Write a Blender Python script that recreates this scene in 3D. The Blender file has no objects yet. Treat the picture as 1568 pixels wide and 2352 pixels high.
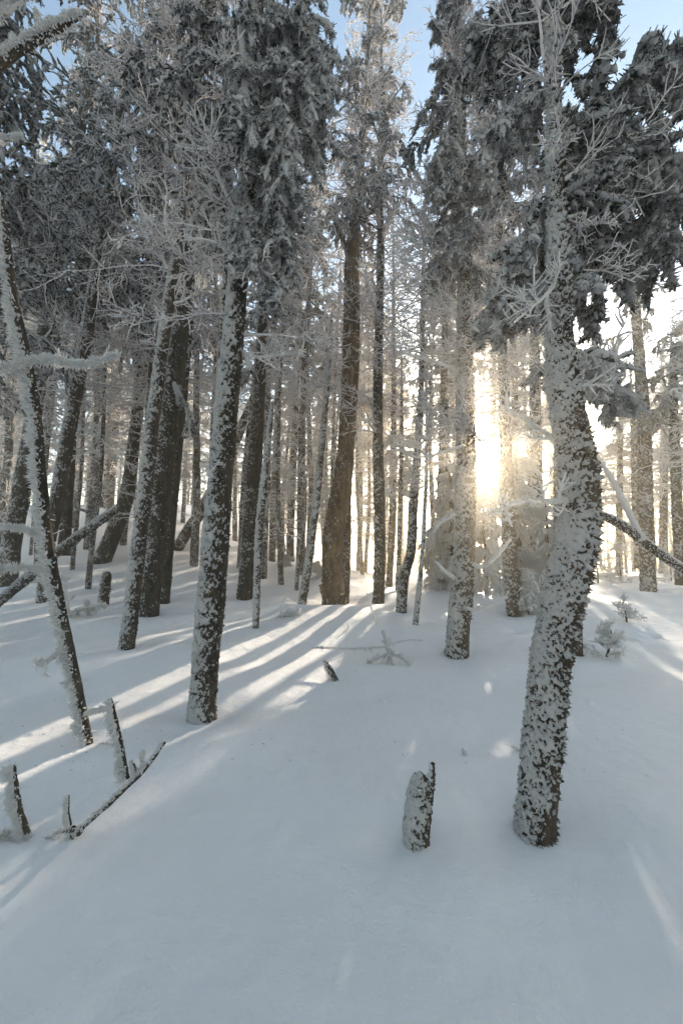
import bpy, math, random
import numpy as np
from mathutils import Vector

SC = bpy.context.scene
COL = SC.collection
RAD = math.radians

# ------------------------------------------------------------------ camera
F = 914.3
PITCH = RAD(5.3)
CAM = np.array([0.0, 0.0, 1.6])
cam_data = bpy.data.cameras.new('camera')
cam_data.sensor_fit = 'VERTICAL'
cam_data.sensor_height = 36.0
cam_data.sensor_width = 24.0
cam_data.lens = 14.0
cam_data.clip_start = 0.05
cam_data.clip_end = 2000
cam = bpy.data.objects.new('camera', cam_data)
cam.location = CAM
cam.rotation_euler = (RAD(90) + PITCH, 0, 0)
COL.objects.link(cam)
SC.camera = cam
FWD = np.array([0, math.cos(PITCH), math.sin(PITCH)])
UPV = np.array([0, -math.sin(PITCH), math.cos(PITCH)])
RGT = np.array([1.0, 0, 0])

def ray(u, v):
    d = FWD + RGT * ((u - 784) / F) + UPV * ((1175.5 - v) / F)
    return d

# ------------------------------------------------------------------ light
SUN = ray(1112, 1018)
SUN = SUN / np.linalg.norm(SUN)
SUN_EL = math.asin(SUN[2])
SUN_AZ = math.atan2(SUN[0], SUN[1])          # clockwise from +Y
SKY_STRENGTH = 0.15
SUN_STRENGTH = 5.0
HAZE_DENSITY = 0.007
HAZE_ANISO = 0.86

world = bpy.data.worlds.new('World')
SC.world = world
world.use_nodes = True
wn = world.node_tree
wn.nodes.clear()
w_out = wn.nodes.new('ShaderNodeOutputWorld')
w_bg = wn.nodes.new('ShaderNodeBackground')
w_sky = wn.nodes.new('ShaderNodeTexSky')
w_sky.sky_type = 'NISHITA'
w_sky.sun_disc = False
w_sky.sun_elevation = SUN_EL
w_sky.sun_rotation = SUN_AZ
w_sky.altitude = 2200
w_sky.air_density = 1.0
w_sky.dust_density = 0.25
w_sky.ozone_density = 1.2
w_bg.inputs['Strength'].default_value = SKY_STRENGTH
# the bright disc of the sun itself, part of the sky
w_geo = wn.nodes.new('ShaderNodeTexCoord')
w_dot = wn.nodes.new('ShaderNodeVectorMath'); w_dot.operation = 'DOT_PRODUCT'
w_nrm = wn.nodes.new('ShaderNodeVectorMath'); w_nrm.operation = 'NORMALIZE'
wn.links.new(w_geo.outputs['Generated'], w_nrm.inputs[0])
wn.links.new(w_nrm.outputs[0], w_dot.inputs[0])
w_dot.inputs[1].default_value = tuple(SUN)
w_core = wn.nodes.new('ShaderNodeMapRange'); w_core.interpolation_type = 'SMOOTHSTEP'
w_core.inputs['From Min'].default_value = math.cos(RAD(3.0))
w_core.inputs['From Max'].default_value = math.cos(RAD(0.8))
w_core.inputs['To Min'].default_value = 0.0
w_core.inputs['To Max'].default_value = 40.0 / SKY_STRENGTH
wn.links.new(w_dot.outputs['Value'], w_core.inputs['Value'])
w_aur = wn.nodes.new('ShaderNodeMapRange'); w_aur.interpolation_type = 'SMOOTHERSTEP'
w_aur.inputs['From Min'].default_value = math.cos(RAD(17))
w_aur.inputs['From Max'].default_value = 1.0
w_aur.inputs['To Max'].default_value = 1.0 / SKY_STRENGTH
wn.links.new(w_dot.outputs['Value'], w_aur.inputs['Value'])
w_aurc = wn.nodes.new('ShaderNodeVectorMath'); w_aurc.operation = 'SCALE'
w_aurc.inputs[0].default_value = (1.0, 0.80, 0.48)
wn.links.new(w_aur.outputs['Result'], w_aurc.inputs['Scale'])
w_add0 = wn.nodes.new('ShaderNodeVectorMath'); w_add0.operation = 'ADD'
w_col = wn.nodes.new('ShaderNodeVectorMath'); w_col.operation = 'SCALE'
w_col.inputs[0].default_value = (1.0, 0.93, 0.78)
wn.links.new(w_core.outputs['Result'], w_col.inputs['Scale'])
w_add = wn.nodes.new('ShaderNodeVectorMath'); w_add.operation = 'ADD'
w_tint = wn.nodes.new('ShaderNodeVectorMath'); w_tint.operation = 'MULTIPLY'
w_tint.inputs[1].default_value = (1.29, 1.135, 0.90)
wn.links.new(w_sky.outputs['Color'], w_tint.inputs[0])
wn.links.new(w_tint.outputs[0], w_add.inputs[0])
wn.links.new(w_col.outputs[0], w_add0.inputs[0])
wn.links.new(w_aurc.outputs[0], w_add0.inputs[1])
wn.links.new(w_add0.outputs[0], w_add.inputs[1])
wn.links.new(w_add.outputs[0], w_bg.inputs['Color'])
wn.links.new(w_bg.outputs[0], w_out.inputs['Surface'])

sun_data = bpy.data.lights.new('sun', 'SUN')
sun_data.energy = SUN_STRENGTH
sun_data.angle = RAD(0.53)
sun_data.color = (1.0, 0.87, 0.70)
sun = bpy.data.objects.new('sun', sun_data)
sun.rotation_euler = Vector(SUN).to_track_quat('Z', 'Y').to_euler()
sun.location = (6, 20, 12)
COL.objects.link(sun)

SC.view_settings.view_transform = 'Standard'
SC.view_settings.look = 'None'
SC.view_settings.exposure = 1.70
SC.view_settings.gamma = 1.0
SC.render.engine = 'CYCLES'
SC.cycles.use_denoising = True
SC.cycles.max_bounces = 7
SC.cycles.diffuse_bounces = 4
SC.cycles.transmission_bounces = 4
SC.cycles.volume_bounces = 1
SC.cycles.glossy_bounces = 2
SC.cycles.sample_clamp_indirect = 6.0
SC.cycles.caustics_reflective = False
SC.cycles.caustics_refractive = False

# ------------------------------------------------------------------ noise
def _hash(ix, iy, iz, seed):
    n = (ix * 374761393 + iy * 668265263 + iz * 2147483647 + seed * 1274126177) & 0xFFFFFFFF
    n = ((n ^ (n >> 13)) * 1274126177) & 0xFFFFFFFF
    n = (n ^ (n >> 16)) & 0xFFFFFFFF
    return n.astype(np.float64) / 4294967295.0

def vnoise(P, seed=0):
    """value noise in 0..1 for points (...,3)"""
    P = np.asarray(P, float)
    i = np.floor(P).astype(np.int64)
    f = P - i
    f = f * f * (3 - 2 * f)
    out = 0
    for dx in (0, 1):
        wx = f[..., 0] if dx else 1 - f[..., 0]
        for dy in (0, 1):
            wy = f[..., 1] if dy else 1 - f[..., 1]
            for dz in (0, 1):
                wz = f[..., 2] if dz else 1 - f[..., 2]
                out = out + wx * wy * wz * _hash(i[..., 0] + dx, i[..., 1] + dy, i[..., 2] + dz, seed)
    return out

def fbm(P, seed=0, octaves=3):
    P = np.asarray(P, float)
    a, s, t = 1.0, 0.0, 0.0
    for o in range(octaves):
        s = s + a * vnoise(P * (2.03 ** o), seed + o * 17)
        t += a
        a *= 0.5
    return s / t

def sstep(a, b, x):
    t = np.clip((x - a) / (b - a), 0, 1)
    return t * t * (3 - 2 * t)

# ------------------------------------------------------------------ ground
WELLS = []       # (x, y, radius, depth)

def ground_base(x, y):
    x = np.asarray(x, float); y = np.asarray(y, float)
    L = sstep(3.0, -13.0, x)
    hill = L * (5.2 * sstep(6.0, 34.0, y) + 0.05 * np.clip(y - 34, 0, 60))
    z = hill
    z = z + (1 - L) * (0.25 * sstep(6, 17, y) - 0.055 * np.clip(y - 22, 0, 200))
    q = np.stack([x * 0.33, y * 0.33, x * 0 + 3.1], -1)
    z = z + (fbm(q, 5, 3) - 0.5) * 0.42 * sstep(0.5, 8, np.hypot(x, y))
    q = np.stack([x * 1.1, y * 1.1, x * 0 + 7.1], -1)
    z = z + (vnoise(q, 9) - 0.5) * 0.05
    return z

def ground_fine(x, y):
    z = ground_base(x, y)
    for wx, wy, r, d in WELLS:
        q = np.hypot(x - wx, y - wy) / r
        z = z - d * np.exp(-(q ** 2)) + 0.3 * d * np.exp(-((q - 2.0) ** 2) * 1.4)
    return z

def at(u, v):
    """world point where the view line through u,v meets the ground"""
    d = ray(u, v)
    t = 0.3
    while t < 140:
        p = CAM + d * t
        g = float(ground_base(p[0], p[1]))
        if p[2] <= g:
            a, b = t * 0.98 - 0.02, t
            for _ in range(18):
                m = (a + b) / 2
                p = CAM + d * m
                if p[2] <= float(ground_base(p[0], p[1])): b = m
                else: a = m
            return CAM + d * b
        t += 0.02 + t * 0.012
    return CAM + d * 40

def at_depth(u, v, y):
    d = ray(u, v)
    return CAM + d * ((y - CAM[1]) / d[1])

# ------------------------------------------------------------------ materials
def new_mat(name):
    m = bpy.data.materials.new(name)
    m.use_nodes = True
    nt = m.node_tree
    nt.nodes.clear()
    out = nt.nodes.new('ShaderNodeOutputMaterial')
    return m, nt, out

def noise_node(nt, scale, detail=3, rough=0.6, stretch=None, coord='Object'):
    tc = nt.nodes.new('ShaderNodeTexCoord')
    n = nt.nodes.new('ShaderNodeTexNoise')
    n.inputs['Scale'].default_value = scale
    n.inputs['Detail'].default_value = detail
    n.inputs['Roughness'].default_value = rough
    if stretch:
        mp = nt.nodes.new('ShaderNodeMapping')
        mp.inputs['Scale'].default_value = stretch
        nt.links.new(tc.outputs[coord], mp.inputs['Vector'])
        nt.links.new(mp.outputs[0], n.inputs['Vector'])
    else:
        nt.links.new(tc.outputs[coord], n.inputs['Vector'])
    return n

def maprange(nt, src, a, b, c=0.0, d=1.0, smooth=True):
    r = nt.nodes.new('ShaderNodeMapRange')
    if smooth: r.interpolation_type = 'SMOOTHSTEP'
    r.inputs['From Min'].default_value = a
    r.inputs['From Max'].default_value = b
    r.inputs['To Min'].default_value = c
    r.inputs['To Max'].default_value = d
    nt.links.new(src, r.inputs['Value'])
    return r.outputs['Result']

def math_node(nt, op, a, b=None):
    m = nt.nodes.new('ShaderNodeMath'); m.operation = op
    for i, s in enumerate((a, b)):
        if s is None: continue
        if isinstance(s, (int, float)): m.inputs[i].default_value = s
        else: nt.links.new(s, m.inputs[i])
    return m.outputs[0]

def mixcol(nt, fac, a, b):
    m = nt.nodes.new('ShaderNodeMix'); m.data_type = 'RGBA'
    if isinstance(fac, (int, float)): m.inputs[0].default_value = fac
    else: nt.links.new(fac, m.inputs[0])
    for i, s in ((6, a), (7, b)):
        if isinstance(s, tuple): m.inputs[i].default_value = (*s, 1) if len(s) == 3 else s
        else: nt.links.new(s, m.inputs[i])
    return m.outputs[2]

def frost_shader(nt, color, rough=0.8, trans=0.3, normal=None):
    """rime and snow: diffuse with some light passing through"""
    d = nt.nodes.new('ShaderNodeBsdfDiffuse')
    t = nt.nodes.new('ShaderNodeBsdfTranslucent')
    mx = nt.nodes.new('ShaderNodeMixShader')
    mx.inputs[0].default_value = trans
    for s in (d, t):
        if isinstance(color, tuple): s.inputs['Color'].default_value = (*color, 1)
        else: nt.links.new(color, s.inputs['Color'])
        if normal is not None: nt.links.new(normal, s.inputs['Normal'])
    nt.links.new(d.outputs[0], mx.inputs[1]); nt.links.new(t.outputs[0], mx.inputs[2])
    return mx.outputs[0]

FROST = (0.54, 0.525, 0.525)

def bark_material(name, dark, light, speck=0.5, speck_scale=55, attr_gain=1.0):
    m, nt, out = new_mat(name)
    n1 = noise_node(nt, 9, 5, 0.7, (1, 1, 0.3))
    n2 = noise_node(nt, speck_scale, 4, 0.75)
    n3 = noise_node(nt, speck_scale * 0.28, 3, 0.6)
    n4 = noise_node(nt, 120, 3, 0.7)
    col = mixcol(nt, maprange(nt, n1.outputs['Fac'], 0.35, 0.7), dark, light)
    at_ = nt.nodes.new('ShaderNodeAttribute'); at_.attribute_name = 'frost'
    v = math_node(nt, 'MULTIPLY', at_.outputs['Fac'], 0.62 * attr_gain)
    sp = math_node(nt, 'ADD', math_node(nt, 'MULTIPLY', n2.outputs['Fac'], 1.7),
                   math_node(nt, 'MULTIPLY', n3.outputs['Fac'], 0.55))
    v = math_node(nt, 'ADD', v, sp)
    fac = maprange(nt, v, 1.62 - speck * 0.5, 1.78 - speck * 0.5)
    shade = mixcol(nt, n4.outputs['Fac'], tuple(c * 0.80 for c in FROST), tuple(c * 1.12 for c in FROST))
    bump = nt.nodes.new('ShaderNodeBump')
    bump.inputs['Strength'].default_value = 0.6
    bump.inputs['Distance'].default_value = 0.03
    nt.links.new(math_node(nt, 'ADD', math_node(nt, 'ADD', n1.outputs['Fac'], fac), n4.outputs['Fac']), bump.inputs['Height'])
    b = nt.nodes.new('ShaderNodeBsdfPrincipled')
    b.inputs['Roughness'].default_value = 0.85
    b.inputs['Specular IOR Level'].default_value = 0.25
    nt.links.new(col, b.inputs['Base Color'])
    nt.links.new(bump.outputs[0], b.inputs['Normal'])
    fr = frost_shader(nt, shade, trans=0.12, normal=bump.outputs[0])
    mx = nt.nodes.new('ShaderNodeMixShader')
    nt.links.new(fac, mx.inputs[0]); nt.links.new(b.outputs[0], mx.inputs[1]); nt.links.new(fr, mx.inputs[2])
    nt.links.new(mx.outputs[0], out.inputs['Surface'])
    return m

def rime_material(name, dark, amount, trans=0.35, scale=14, frost=FROST):
    """twigs and needles wrapped in rime; amount 0..1 of rime cover, less on the underside"""
    m, nt, out = new_mat(name)
    n = noise_node(nt, scale, 3, 0.7)
    geo = nt.nodes.new('ShaderNodeNewGeometry')
    sep = nt.nodes.new('ShaderNodeSeparateXYZ')
    nt.links.new(geo.outputs['Normal'], sep.inputs[0])
    v = math_node(nt, 'ADD', n.outputs['Fac'], math_node(nt, 'MULTIPLY', sep.outputs['Z'], 0.22))
    v = math_node(nt, 'ADD', v, math_node(nt, 'MULTIPLY', sep.outputs['X'], -0.10))
    fac = maprange(nt, v, 0.98 - amount, 1.10 - amount)
    fr = frost_shader(nt, frost, trans=trans)
    b = nt.nodes.new('ShaderNodeBsdfDiffuse')
    b.inputs['Color'].default_value = (*dark, 1)
    mx = nt.nodes.new('ShaderNodeMixShader')
    nt.links.new(fac, mx.inputs[0]); nt.links.new(b.outputs[0], mx.inputs[1]); nt.links.new(fr, mx.inputs[2])
    nt.links.new(mx.outputs[0], out.inputs['Surface'])
    return m

M_BARK = bark_material('frosted_bark', (0.020, 0.016, 0.012), (0.095, 0.070, 0.050), 0.52)
M_BARK_SPECK = bark_material('speckled_bark', (0.016, 0.014, 0.010), (0.070, 0.055, 0.038), 0.58, 70)
M_BARK_BROWN = bark_material('brown_mossy_bark', (0.045, 0.030, 0.018), (0.20, 0.135, 0.075), 0.42, 45)
M_BARK_FAR = bark_material('far_bark', (0.03, 0.022, 0.016), (0.11, 0.075, 0.05), 0.68, 26)
M_RIME = rime_material('rime', (0.05, 0.04, 0.032), 0.84, 0.50, 22, (0.84, 0.82, 0.81))
M_TWIG = rime_material('rimed_twig', (0.035, 0.026, 0.020), 0.78, 0.45, 30, (0.80, 0.76, 0.76))
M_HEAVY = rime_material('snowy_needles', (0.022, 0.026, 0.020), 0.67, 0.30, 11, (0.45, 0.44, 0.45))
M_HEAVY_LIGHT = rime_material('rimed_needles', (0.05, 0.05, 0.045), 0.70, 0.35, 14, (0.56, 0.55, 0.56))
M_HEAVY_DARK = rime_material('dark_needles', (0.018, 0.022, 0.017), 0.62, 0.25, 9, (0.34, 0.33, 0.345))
M_CRYSTAL = rime_material('rime_crystal', (0.6, 0.6, 0.6), 0.95, 0.45, 22, (0.86, 0.845, 0.84))

def snow_material():
    m, nt, out = new_mat('snow')
    n = noise_node(nt, 70, 4, 0.75)
    n2 = noise_node(nt, 6, 4, 0.6)
    n3 = noise_node(nt, 420, 2, 0.5)
    b = nt.nodes.new('ShaderNodeBsdfPrincipled')
    col = mixcol(nt, n2.outputs['Fac'], (0.86, 0.83, 0.825), (0.92, 0.89, 0.88))
    nt.links.new(col, b.inputs['Base Color'])
    b.inputs['Roughness'].default_value = 0.55
    b.inputs['Specular IOR Level'].default_value = 0.35
    h = math_node(nt, 'ADD', math_node(nt, 'MULTIPLY', n.outputs['Fac'], 0.5),
                  math_node(nt, 'ADD', math_node(nt, 'MULTIPLY', n2.outputs['Fac'], 2.5),
                            math_node(nt, 'MULTIPLY', n3.outputs['Fac'], 0.25)))
    bump = nt.nodes.new('ShaderNodeBump')
    bump.inputs['Strength'].default_value = 0.8
    bump.inputs['Distance'].default_value = 0.016
    nt.links.new(h, bump.inputs['Height'])
    nt.links.new(bump.outputs[0], b.inputs['Normal'])
    nt.links.new(b.outputs[0], out.inputs['Surface'])
    return m
M_SNOW = snow_material()

# ------------------------------------------------------------------ mesh helpers
def mesh_from(name, V, Q, mat, attr=None, smooth=True):
    me = bpy.data.meshes.new(name)
    nv, nq, k = len(V), len(Q), Q.shape[1]
    me.vertices.add(nv)
    me.vertices.foreach_set('co', np.ascontiguousarray(V, np.float32).ravel())
    me.loops.add(nq * k)
    me.loops.foreach_set('vertex_index', np.ascontiguousarray(Q, np.int32).ravel())
    me.polygons.add(nq)
    me.polygons.foreach_set('loop_start', np.arange(0, nq * k, k, dtype=np.int32))
    me.update(calc_edges=True)
    me.polygons.foreach_set('use_smooth', np.full(nq, smooth))
    if attr is not None:
        a = me.attributes.new('frost', 'FLOAT', 'POINT')
        a.data.foreach_set('value', np.ascontiguousarray(attr, np.float32))
    me.materials.append(mat)
    return me

def link(name, me, parent=None):
    o = bpy.data.objects.new(name, me)
    COL.objects.link(o)
    if parent is not None: o.parent = parent
    return o

def thing(name, label, cat, loc, group=None):
    o = bpy.data.objects.new(name, None)
    o.empty_display_size = 0.2
    o.location = tuple(float(c) for c in loc)
    COL.objects.link(o)
    o['label'] = label; o['category'] = cat
    if group: o['group'] = group
    return o

def norm(a):
    return a / np.maximum(np.linalg.norm(a, axis=-1, keepdims=True), 1e-9)

def frames(P):
    T = norm(np.gradient(P, axis=1))
    mean = norm(P[:, -1] - P[:, 0])
    ref = np.where(np.abs(mean[:, 2:3]) > 0.8, np.array([[0.31, 0.95, 0.0]]), np.array([[0.0, 0.0, 1.0]]))[:, None, :]
    U = norm(np.cross(T, np.broadcast_to(ref, T.shape)))
    W = np.cross(U, T)
    return T, U, W

def tubes(P, R, S, rng=None, jit=0.0):
    """N tubes through P (N,K,3), radii R (N,K), S sides -> verts, quads"""
    N, K, _ = P.shape
    T, U, W = frames(P)
    a = np.arange(S) * 2 * math.pi / S
    off = U[:, :, None, :] * np.cos(a)[None, None, :, None] + W[:, :, None, :] * np.sin(a)[None, None, :, None]
    RR = R[:, :, None, None]
    if jit and rng is not None:
        RR = RR * (1 + jit * (rng.random((N, K, S, 1)) - 0.5) * 2)
    V = (P[:, :, None, :] + off * RR).reshape(-1, 3)
    n = np.arange(N)[:, None, None] * (K * S)
    k = np.arange(K - 1)[None, :, None] * S
    s = np.arange(S)[None, None, :]
    s2 = (s + 1) % S
    Q = np.stack([n + k + s, n + k + s2, n + k + S + s2, n + k + S + s], -1).reshape(-1, 4)
    return V, Q

class Batch:
    def __init__(self): self.v, self.q, self.n = [], [], 0
    def add(self, VQ):
        V, Q = VQ
        self.v.append(V); self.q.append(Q + self.n); self.n += len(V)
    def mesh(self, name, mat, origin=None):
        V = np.concatenate(self.v)
        if origin is not None: V = V - np.asarray(origin)
        return mesh_from(name, V, np.concatenate(self.q), mat)

def sprout(P, m, t0, t1, length, ang, K, rng, z_bias=0.0, bend=0.0, wob=0.08, flat=0.0):
    """m children on each of the N parent lines. length: array (N,m) or float; returns (N*m,K,3), lengths, t"""
    N, K0, _ = P.shape
    t = t0 + (t1 - t0) * rng.random((N, m))
    x = t * (K0 - 1)
    i = np.clip(x.astype(int), 0, K0 - 2)
    f = (x - i)[..., None]
    r = np.arange(N)[:, None]
    A, B = P[r, i], P[r, i + 1]
    base = A * (1 - f) + B * f
    T = norm(B - A)
    rnd = rng.normal(size=(N, m, 3))
    rnd[..., 2] *= (1 - flat)
    perp = norm(rnd - T * np.sum(rnd * T, -1, keepdims=True))
    an = ang * (0.7 + 0.6 * rng.random((N, m, 1)))
    d = np.cos(an) * T + np.sin(an) * perp
    d[..., 2] += z_bias
    d = norm(d)
    if np.isscalar(length): length = np.full((N, m), float(length))
    length = length * (0.55 + 0.75 * rng.random((N, m)))
    return grow(base.reshape(-1, 3), d.reshape(-1, 3), length.reshape(-1), K, rng, bend, wob), length.reshape(-1), t.reshape(-1)

def grow(base, d, length, K, rng, bend=0.0, wob=0.08):
    N = len(base)
    P = np.zeros((N, K, 3)); P[:, 0] = base
    st = (length / (K - 1))[:, None]
    d = d.copy()
    for k in range(1, K):
        P[:, k] = P[:, k - 1] + d * st
        d = d + rng.normal(size=(N, 3)) * wob
        d[:, 2] += bend / (K - 1) * 2
        d = norm(d)
    return P

def taper(r0, r1, N, K):
    r0 = np.broadcast_to(np.asarray(r0, float), (N,))[:, None]
    r1 = np.broadcast_to(np.asarray(r1, float), (N,))[:, None]
    t = np.linspace(0, 1, K)[None, :]
    R = r0 * (1 - t) + r1 * t
    return R

WIND = norm(np.array([-0.86, -0.5, 0.12]))

def crystals(P, R, n, length, rng, r=0.006, spread=0.45, side=None):
    """rime feathers pointing into the wind from one tube P (K,3), R (K)"""
    K = len(P)
    x = rng.random(n) * (K - 1.001)
    i = x.astype(int); f = (x - i)[:, None]
    c = P[i] * (1 - f) + P[i + 1] * f
    rad = (R[i] * (1 - f[:, 0]) + R[i + 1] * f[:, 0])[:, None]
    T = norm(P[i + 1] - P[i])
    w = (WIND if side is None else side)[None, :] + rng.normal(size=(n, 3)) * spread
    w = norm(w - T * np.sum(w * T, -1, keepdims=True))
    d = norm(w + rng.normal(size=(n, 3)) * 0.35)
    L = length * (0.25 + 1.1 * rng.random(n) * fbm(c * 22.0, 77, 2) * 1.9)
    base = c + w * rad * 0.85
    PP = grow(base, d, L, 3, rng, 0.0, 0.2)
    RR = np.stack([np.full(n, r), np.full(n, r * 1.05), np.full(n, r * 0.3)], 1) * (0.6 + 0.8 * rng.random((n, 1)))
    return tubes(PP, RR, 3, rng, 0.3)

# ------------------------------------------------------------------ crowns
def branch_set(base, d, length, rng, kind, lod=1.0, thick=1.0):
    """a set of limbs with side branches and rime fingers -> Batch"""
    b = Batch()
    N = len(base)
    if kind == 'heavy':        # snow-laden, drooping, dense
        P0 = grow(base, d, length, 8, rng, -0.55, 0.06)
        R0 = taper(0.014 + 0.012 * length, 0.010, N, 8) * thick
        b.add(tubes(P0, R0, 5, rng, 0.15))
        m1 = max(6, int(20 * lod))
        L1 = np.clip(length[:, None] * 0.34, 0.12, 0.55) * np.ones((1, m1))
        P1, l1, t1 = sprout(P0, m1, 0.18, 1.0, L1, 1.0, 6, rng, -0.22, -0.85, 0.14, 0.5)
        k = thick / max(lod, 0.5) ** 0.5
        R1 = taper(0.026 * thick, 0.015 * thick, len(P1), 6)
        R1[:, 1:5] *= 0.8 + 0.9 * rng.random((len(P1), 4))
        R1[:, -1] *= 0.35
        b.add(tubes(P1, R1, 6, rng, 0.30))
        m2 = max(6, int(13 * lod))
        L2 = np.clip(l1[:, None] * 0.26, 0.05, 0.11) * np.ones((1, m2))
        P2, l2, _ = sprout(P1, m2, 0.05, 1.0, L2, 1.1, 3, rng, -0.30, -0.6, 0.25)
        R2 = taper(0.014 * k, 0.010 * k, len(P2), 3)
        R2[:, 1] *= 0.9 + 0.6 * rng.random(len(P2))
        R2[:, -1] *= 0.4
        b.add(tubes(P2, R2, 5, rng, 0.25))
        if lod > 0.6:
            P3, l3, _ = sprout(P2, 5, 0.0, 1.0, 0.034 * thick, 1.3, 2, rng, 0.0, 0, 0.2)
            b.add(tubes(P3, taper(0.0065 * thick, 0.0035 * thick, len(P3), 2), 3, rng, 0.2))
            P3, l3, _ = sprout(P1, 12, 0.0, 1.0, 0.048 * thick, 1.4, 2, rng, 0.0, 0, 0.2)
            b.add(tubes(P3, taper(0.0065 * thick, 0.0035 * thick, len(P3), 2), 3, rng, 0.2))
    elif kind == 'twiggy':     # bare branches in rime
        P0 = grow(base, d, length, 8, rng, -0.15, 0.10)
        R0 = taper(0.010 + 0.007 * length, 0.006, N, 8) * thick
        b.add(tubes(P0, R0, 4, rng, 0.2))
        m1 = max(4, int(9 * lod))
        L1 = np.clip(length[:, None] * 0.40, 0.10, 0.7) * np.ones((1, m1))
        P1, l1, t1 = sprout(P0, m1, 0.15, 0.97, L1, 0.95, 5, rng, -0.05, 0.12, 0.18, 0.45)
        b.add(tubes(P1, taper(0.0105 * thick, 0.006 * thick, len(P1), 5), 3, rng, 0.25))
        m2 = max(3, int(6 * lod))
        L2 = np.clip(l1[:, None] * 0.42, 0.05, 0.24) * np.ones((1, m2))
        P2, l2, _ = sprout(P1, m2, 0.15, 1.0, L2, 0.95, 3, rng, 0.0, 0.2, 0.25)
        b.add(tubes(P2, taper(0.008 * thick, 0.005 * thick, len(P2), 3), 3, rng, 0.3))
    return b

def crown_batch(stem, h0, h1, length, n, kind, rng, lod=1.0, thick=1.0, az=None, top=0.25, elev=(-0.15, 0.25)):
    """stem: function(h array)-> (points, radius)"""
    h = h0 + (h1 - h0) * rng.random(n) ** 0.95
    c, r = stem(h)
    q = (h - h0) / max(h1 - h0, 0.01)
    L = length * (1 - (1 - top) * q ** 1.3) * (0.45 + 0.65 * rng.random(n))
    if az is None: a = rng.random(n) * 2 * math.pi
    else: a = az[0] + (rng.random(n) - 0.5) * 2 * az[1]
    e = elev[0] + (elev[1] - elev[0]) * rng.random(n) + 0.35 * q
    d = np.stack([np.cos(a) * np.cos(e), np.sin(a) * np.cos(e), np.sin(e)], 1)
    base = c + d * (r * 0.5)[:, None]
    return branch_set(base, d, L, rng, kind, lod, thick)

# ------------------------------------------------------------------ trunks
def catmull(P, n):
    """P (K,D) control rows -> n rows, evenly along the first three columns"""
    P = np.asarray(P, float)
    K = len(P)
    E = np.vstack([2 * P[0] - P[1], P, 2 * P[-1] - P[-2]])
    seg = np.linalg.norm(np.diff(P[:, :3], axis=0), axis=1)
    cum = np.concatenate([[0], np.cumsum(seg)])
    s = np.linspace(0, cum[-1], n)
    i = np.clip(np.searchsorted(cum, s, side='right') - 1, 0, K - 2)
    t = ((s - cum[i]) / np.maximum(seg[i], 1e-6))[:, None]
    p0, p1, p2, p3 = E[i], E[i + 1], E[i + 2], E[i + 3]
    return 0.5 * ((2 * p1) + (-p0 + p2) * t + (2 * p0 - 5 * p1 + 4 * p2 - p3) * t ** 2 + (-p0 + 3 * p1 - 3 * p2 + p3) * t ** 3)

def trunk_mesh(name, P, R, S, rng, mat, origin, windward=0.6, cover=0.5, bump=0.01, seed=0, clean_base=0.35, flare=True, cap=True):
    """one detailed trunk; P (n,3), R (n). frost attribute = rime cover"""
    n = len(P)
    T, U, W = frames(P[None]); U, W = U[0], W[0]
    a = np.arange(S) * 2 * math.pi / S
    dirs = U[:, None, :] * np.cos(a)[None, :, None] + W[:, None, :] * np.sin(a)[None, :, None]
    base = P[:, None, :] + dirs * R[:, None, None]
    if flare:
        hz = np.concatenate([[0], np.cumsum(np.linalg.norm(np.diff(P, axis=0), axis=1))])
        R = R * (1 + 0.22 * np.exp(-hz / (0.25 + R * 0.8)))
    # bark ridges run up the trunk
    cyl = np.stack([np.broadcast_to(np.cos(a)[None] * R[:, None] * 38, (n, S)), np.broadcast_to(np.sin(a)[None] * R[:, None] * 38, (n, S)),
                    np.broadcast_to(np.linspace(0, 1, n)[:, None] * len(P) * 0.10, (n, S))], -1)
    ridge = np.abs(vnoise(cyl, seed + 3) - 0.5) * 2
    big = fbm(base * 3.0, seed + 8, 3)
    med = fbm(base * 13.0, seed + 11, 3)
    fin = vnoise(base * 110.0, seed + 19)
    wnd = dirs @ WIND
    hgt = (P[:, 2] - P[0, 2])[:, None]
    near = 1.6 if np.hypot(P[0, 0], P[0, 1]) < 3.8 else 1.0
    mid = fbm(base * np.array([52.0, 52.0, 36.0]) * near, seed + 41, 2)
    mask = cover - 0.19 + windward * wnd * 0.55 + (med - 0.5) * 0.8 + (mid - 0.5) * 1.7 + (big - 0.5) * 0.9 + (fin - 0.5) * 0.7
    mask = mask - 0.7 * (1 - sstep(0.0, clean_base, hgt + (med - 0.5) * 0.4))
    m = sstep(0.22, 0.82, mask)
    disp = bump * (ridge - 0.5) * 0.8 + m * bump * (0.2 + 1.8 * fin + 2.2 * mid) + (big - 0.5) * bump * 1.5 - bump * 1.25
    V = P[:, None, :] + dirs * (R[:, None] + disp)[..., None]
    V = V.reshape(-1, 3)
    k = np.arange(n - 1)[:, None] * S
    s = np.arange(S)[None, :]
    s2 = (s + 1) % S
    Q = np.stack([k + s, k + s2, k + S + s2, k + S + s], -1).reshape(-1, 4)
    att = m.reshape(-1)
    if cap:        # close the top with a jagged lid
        tip = V[-S:].mean(0) + T[0][-1] * R[-1] * 0.5
        V = np.vstack([V, tip]); att = np.append(att, 1.0)
        c = len(V) - 1
        last = (n - 1) * S
        s = np.arange(0, S, 2)
        Q = np.vstack([Q, np.stack([last + s, last + (s + 1) % S, last + (s + 2) % S, np.full(len(s), c)], -1)])
    return mesh_from(name, V - np.asarray(origin), Q, mat, att)

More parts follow.
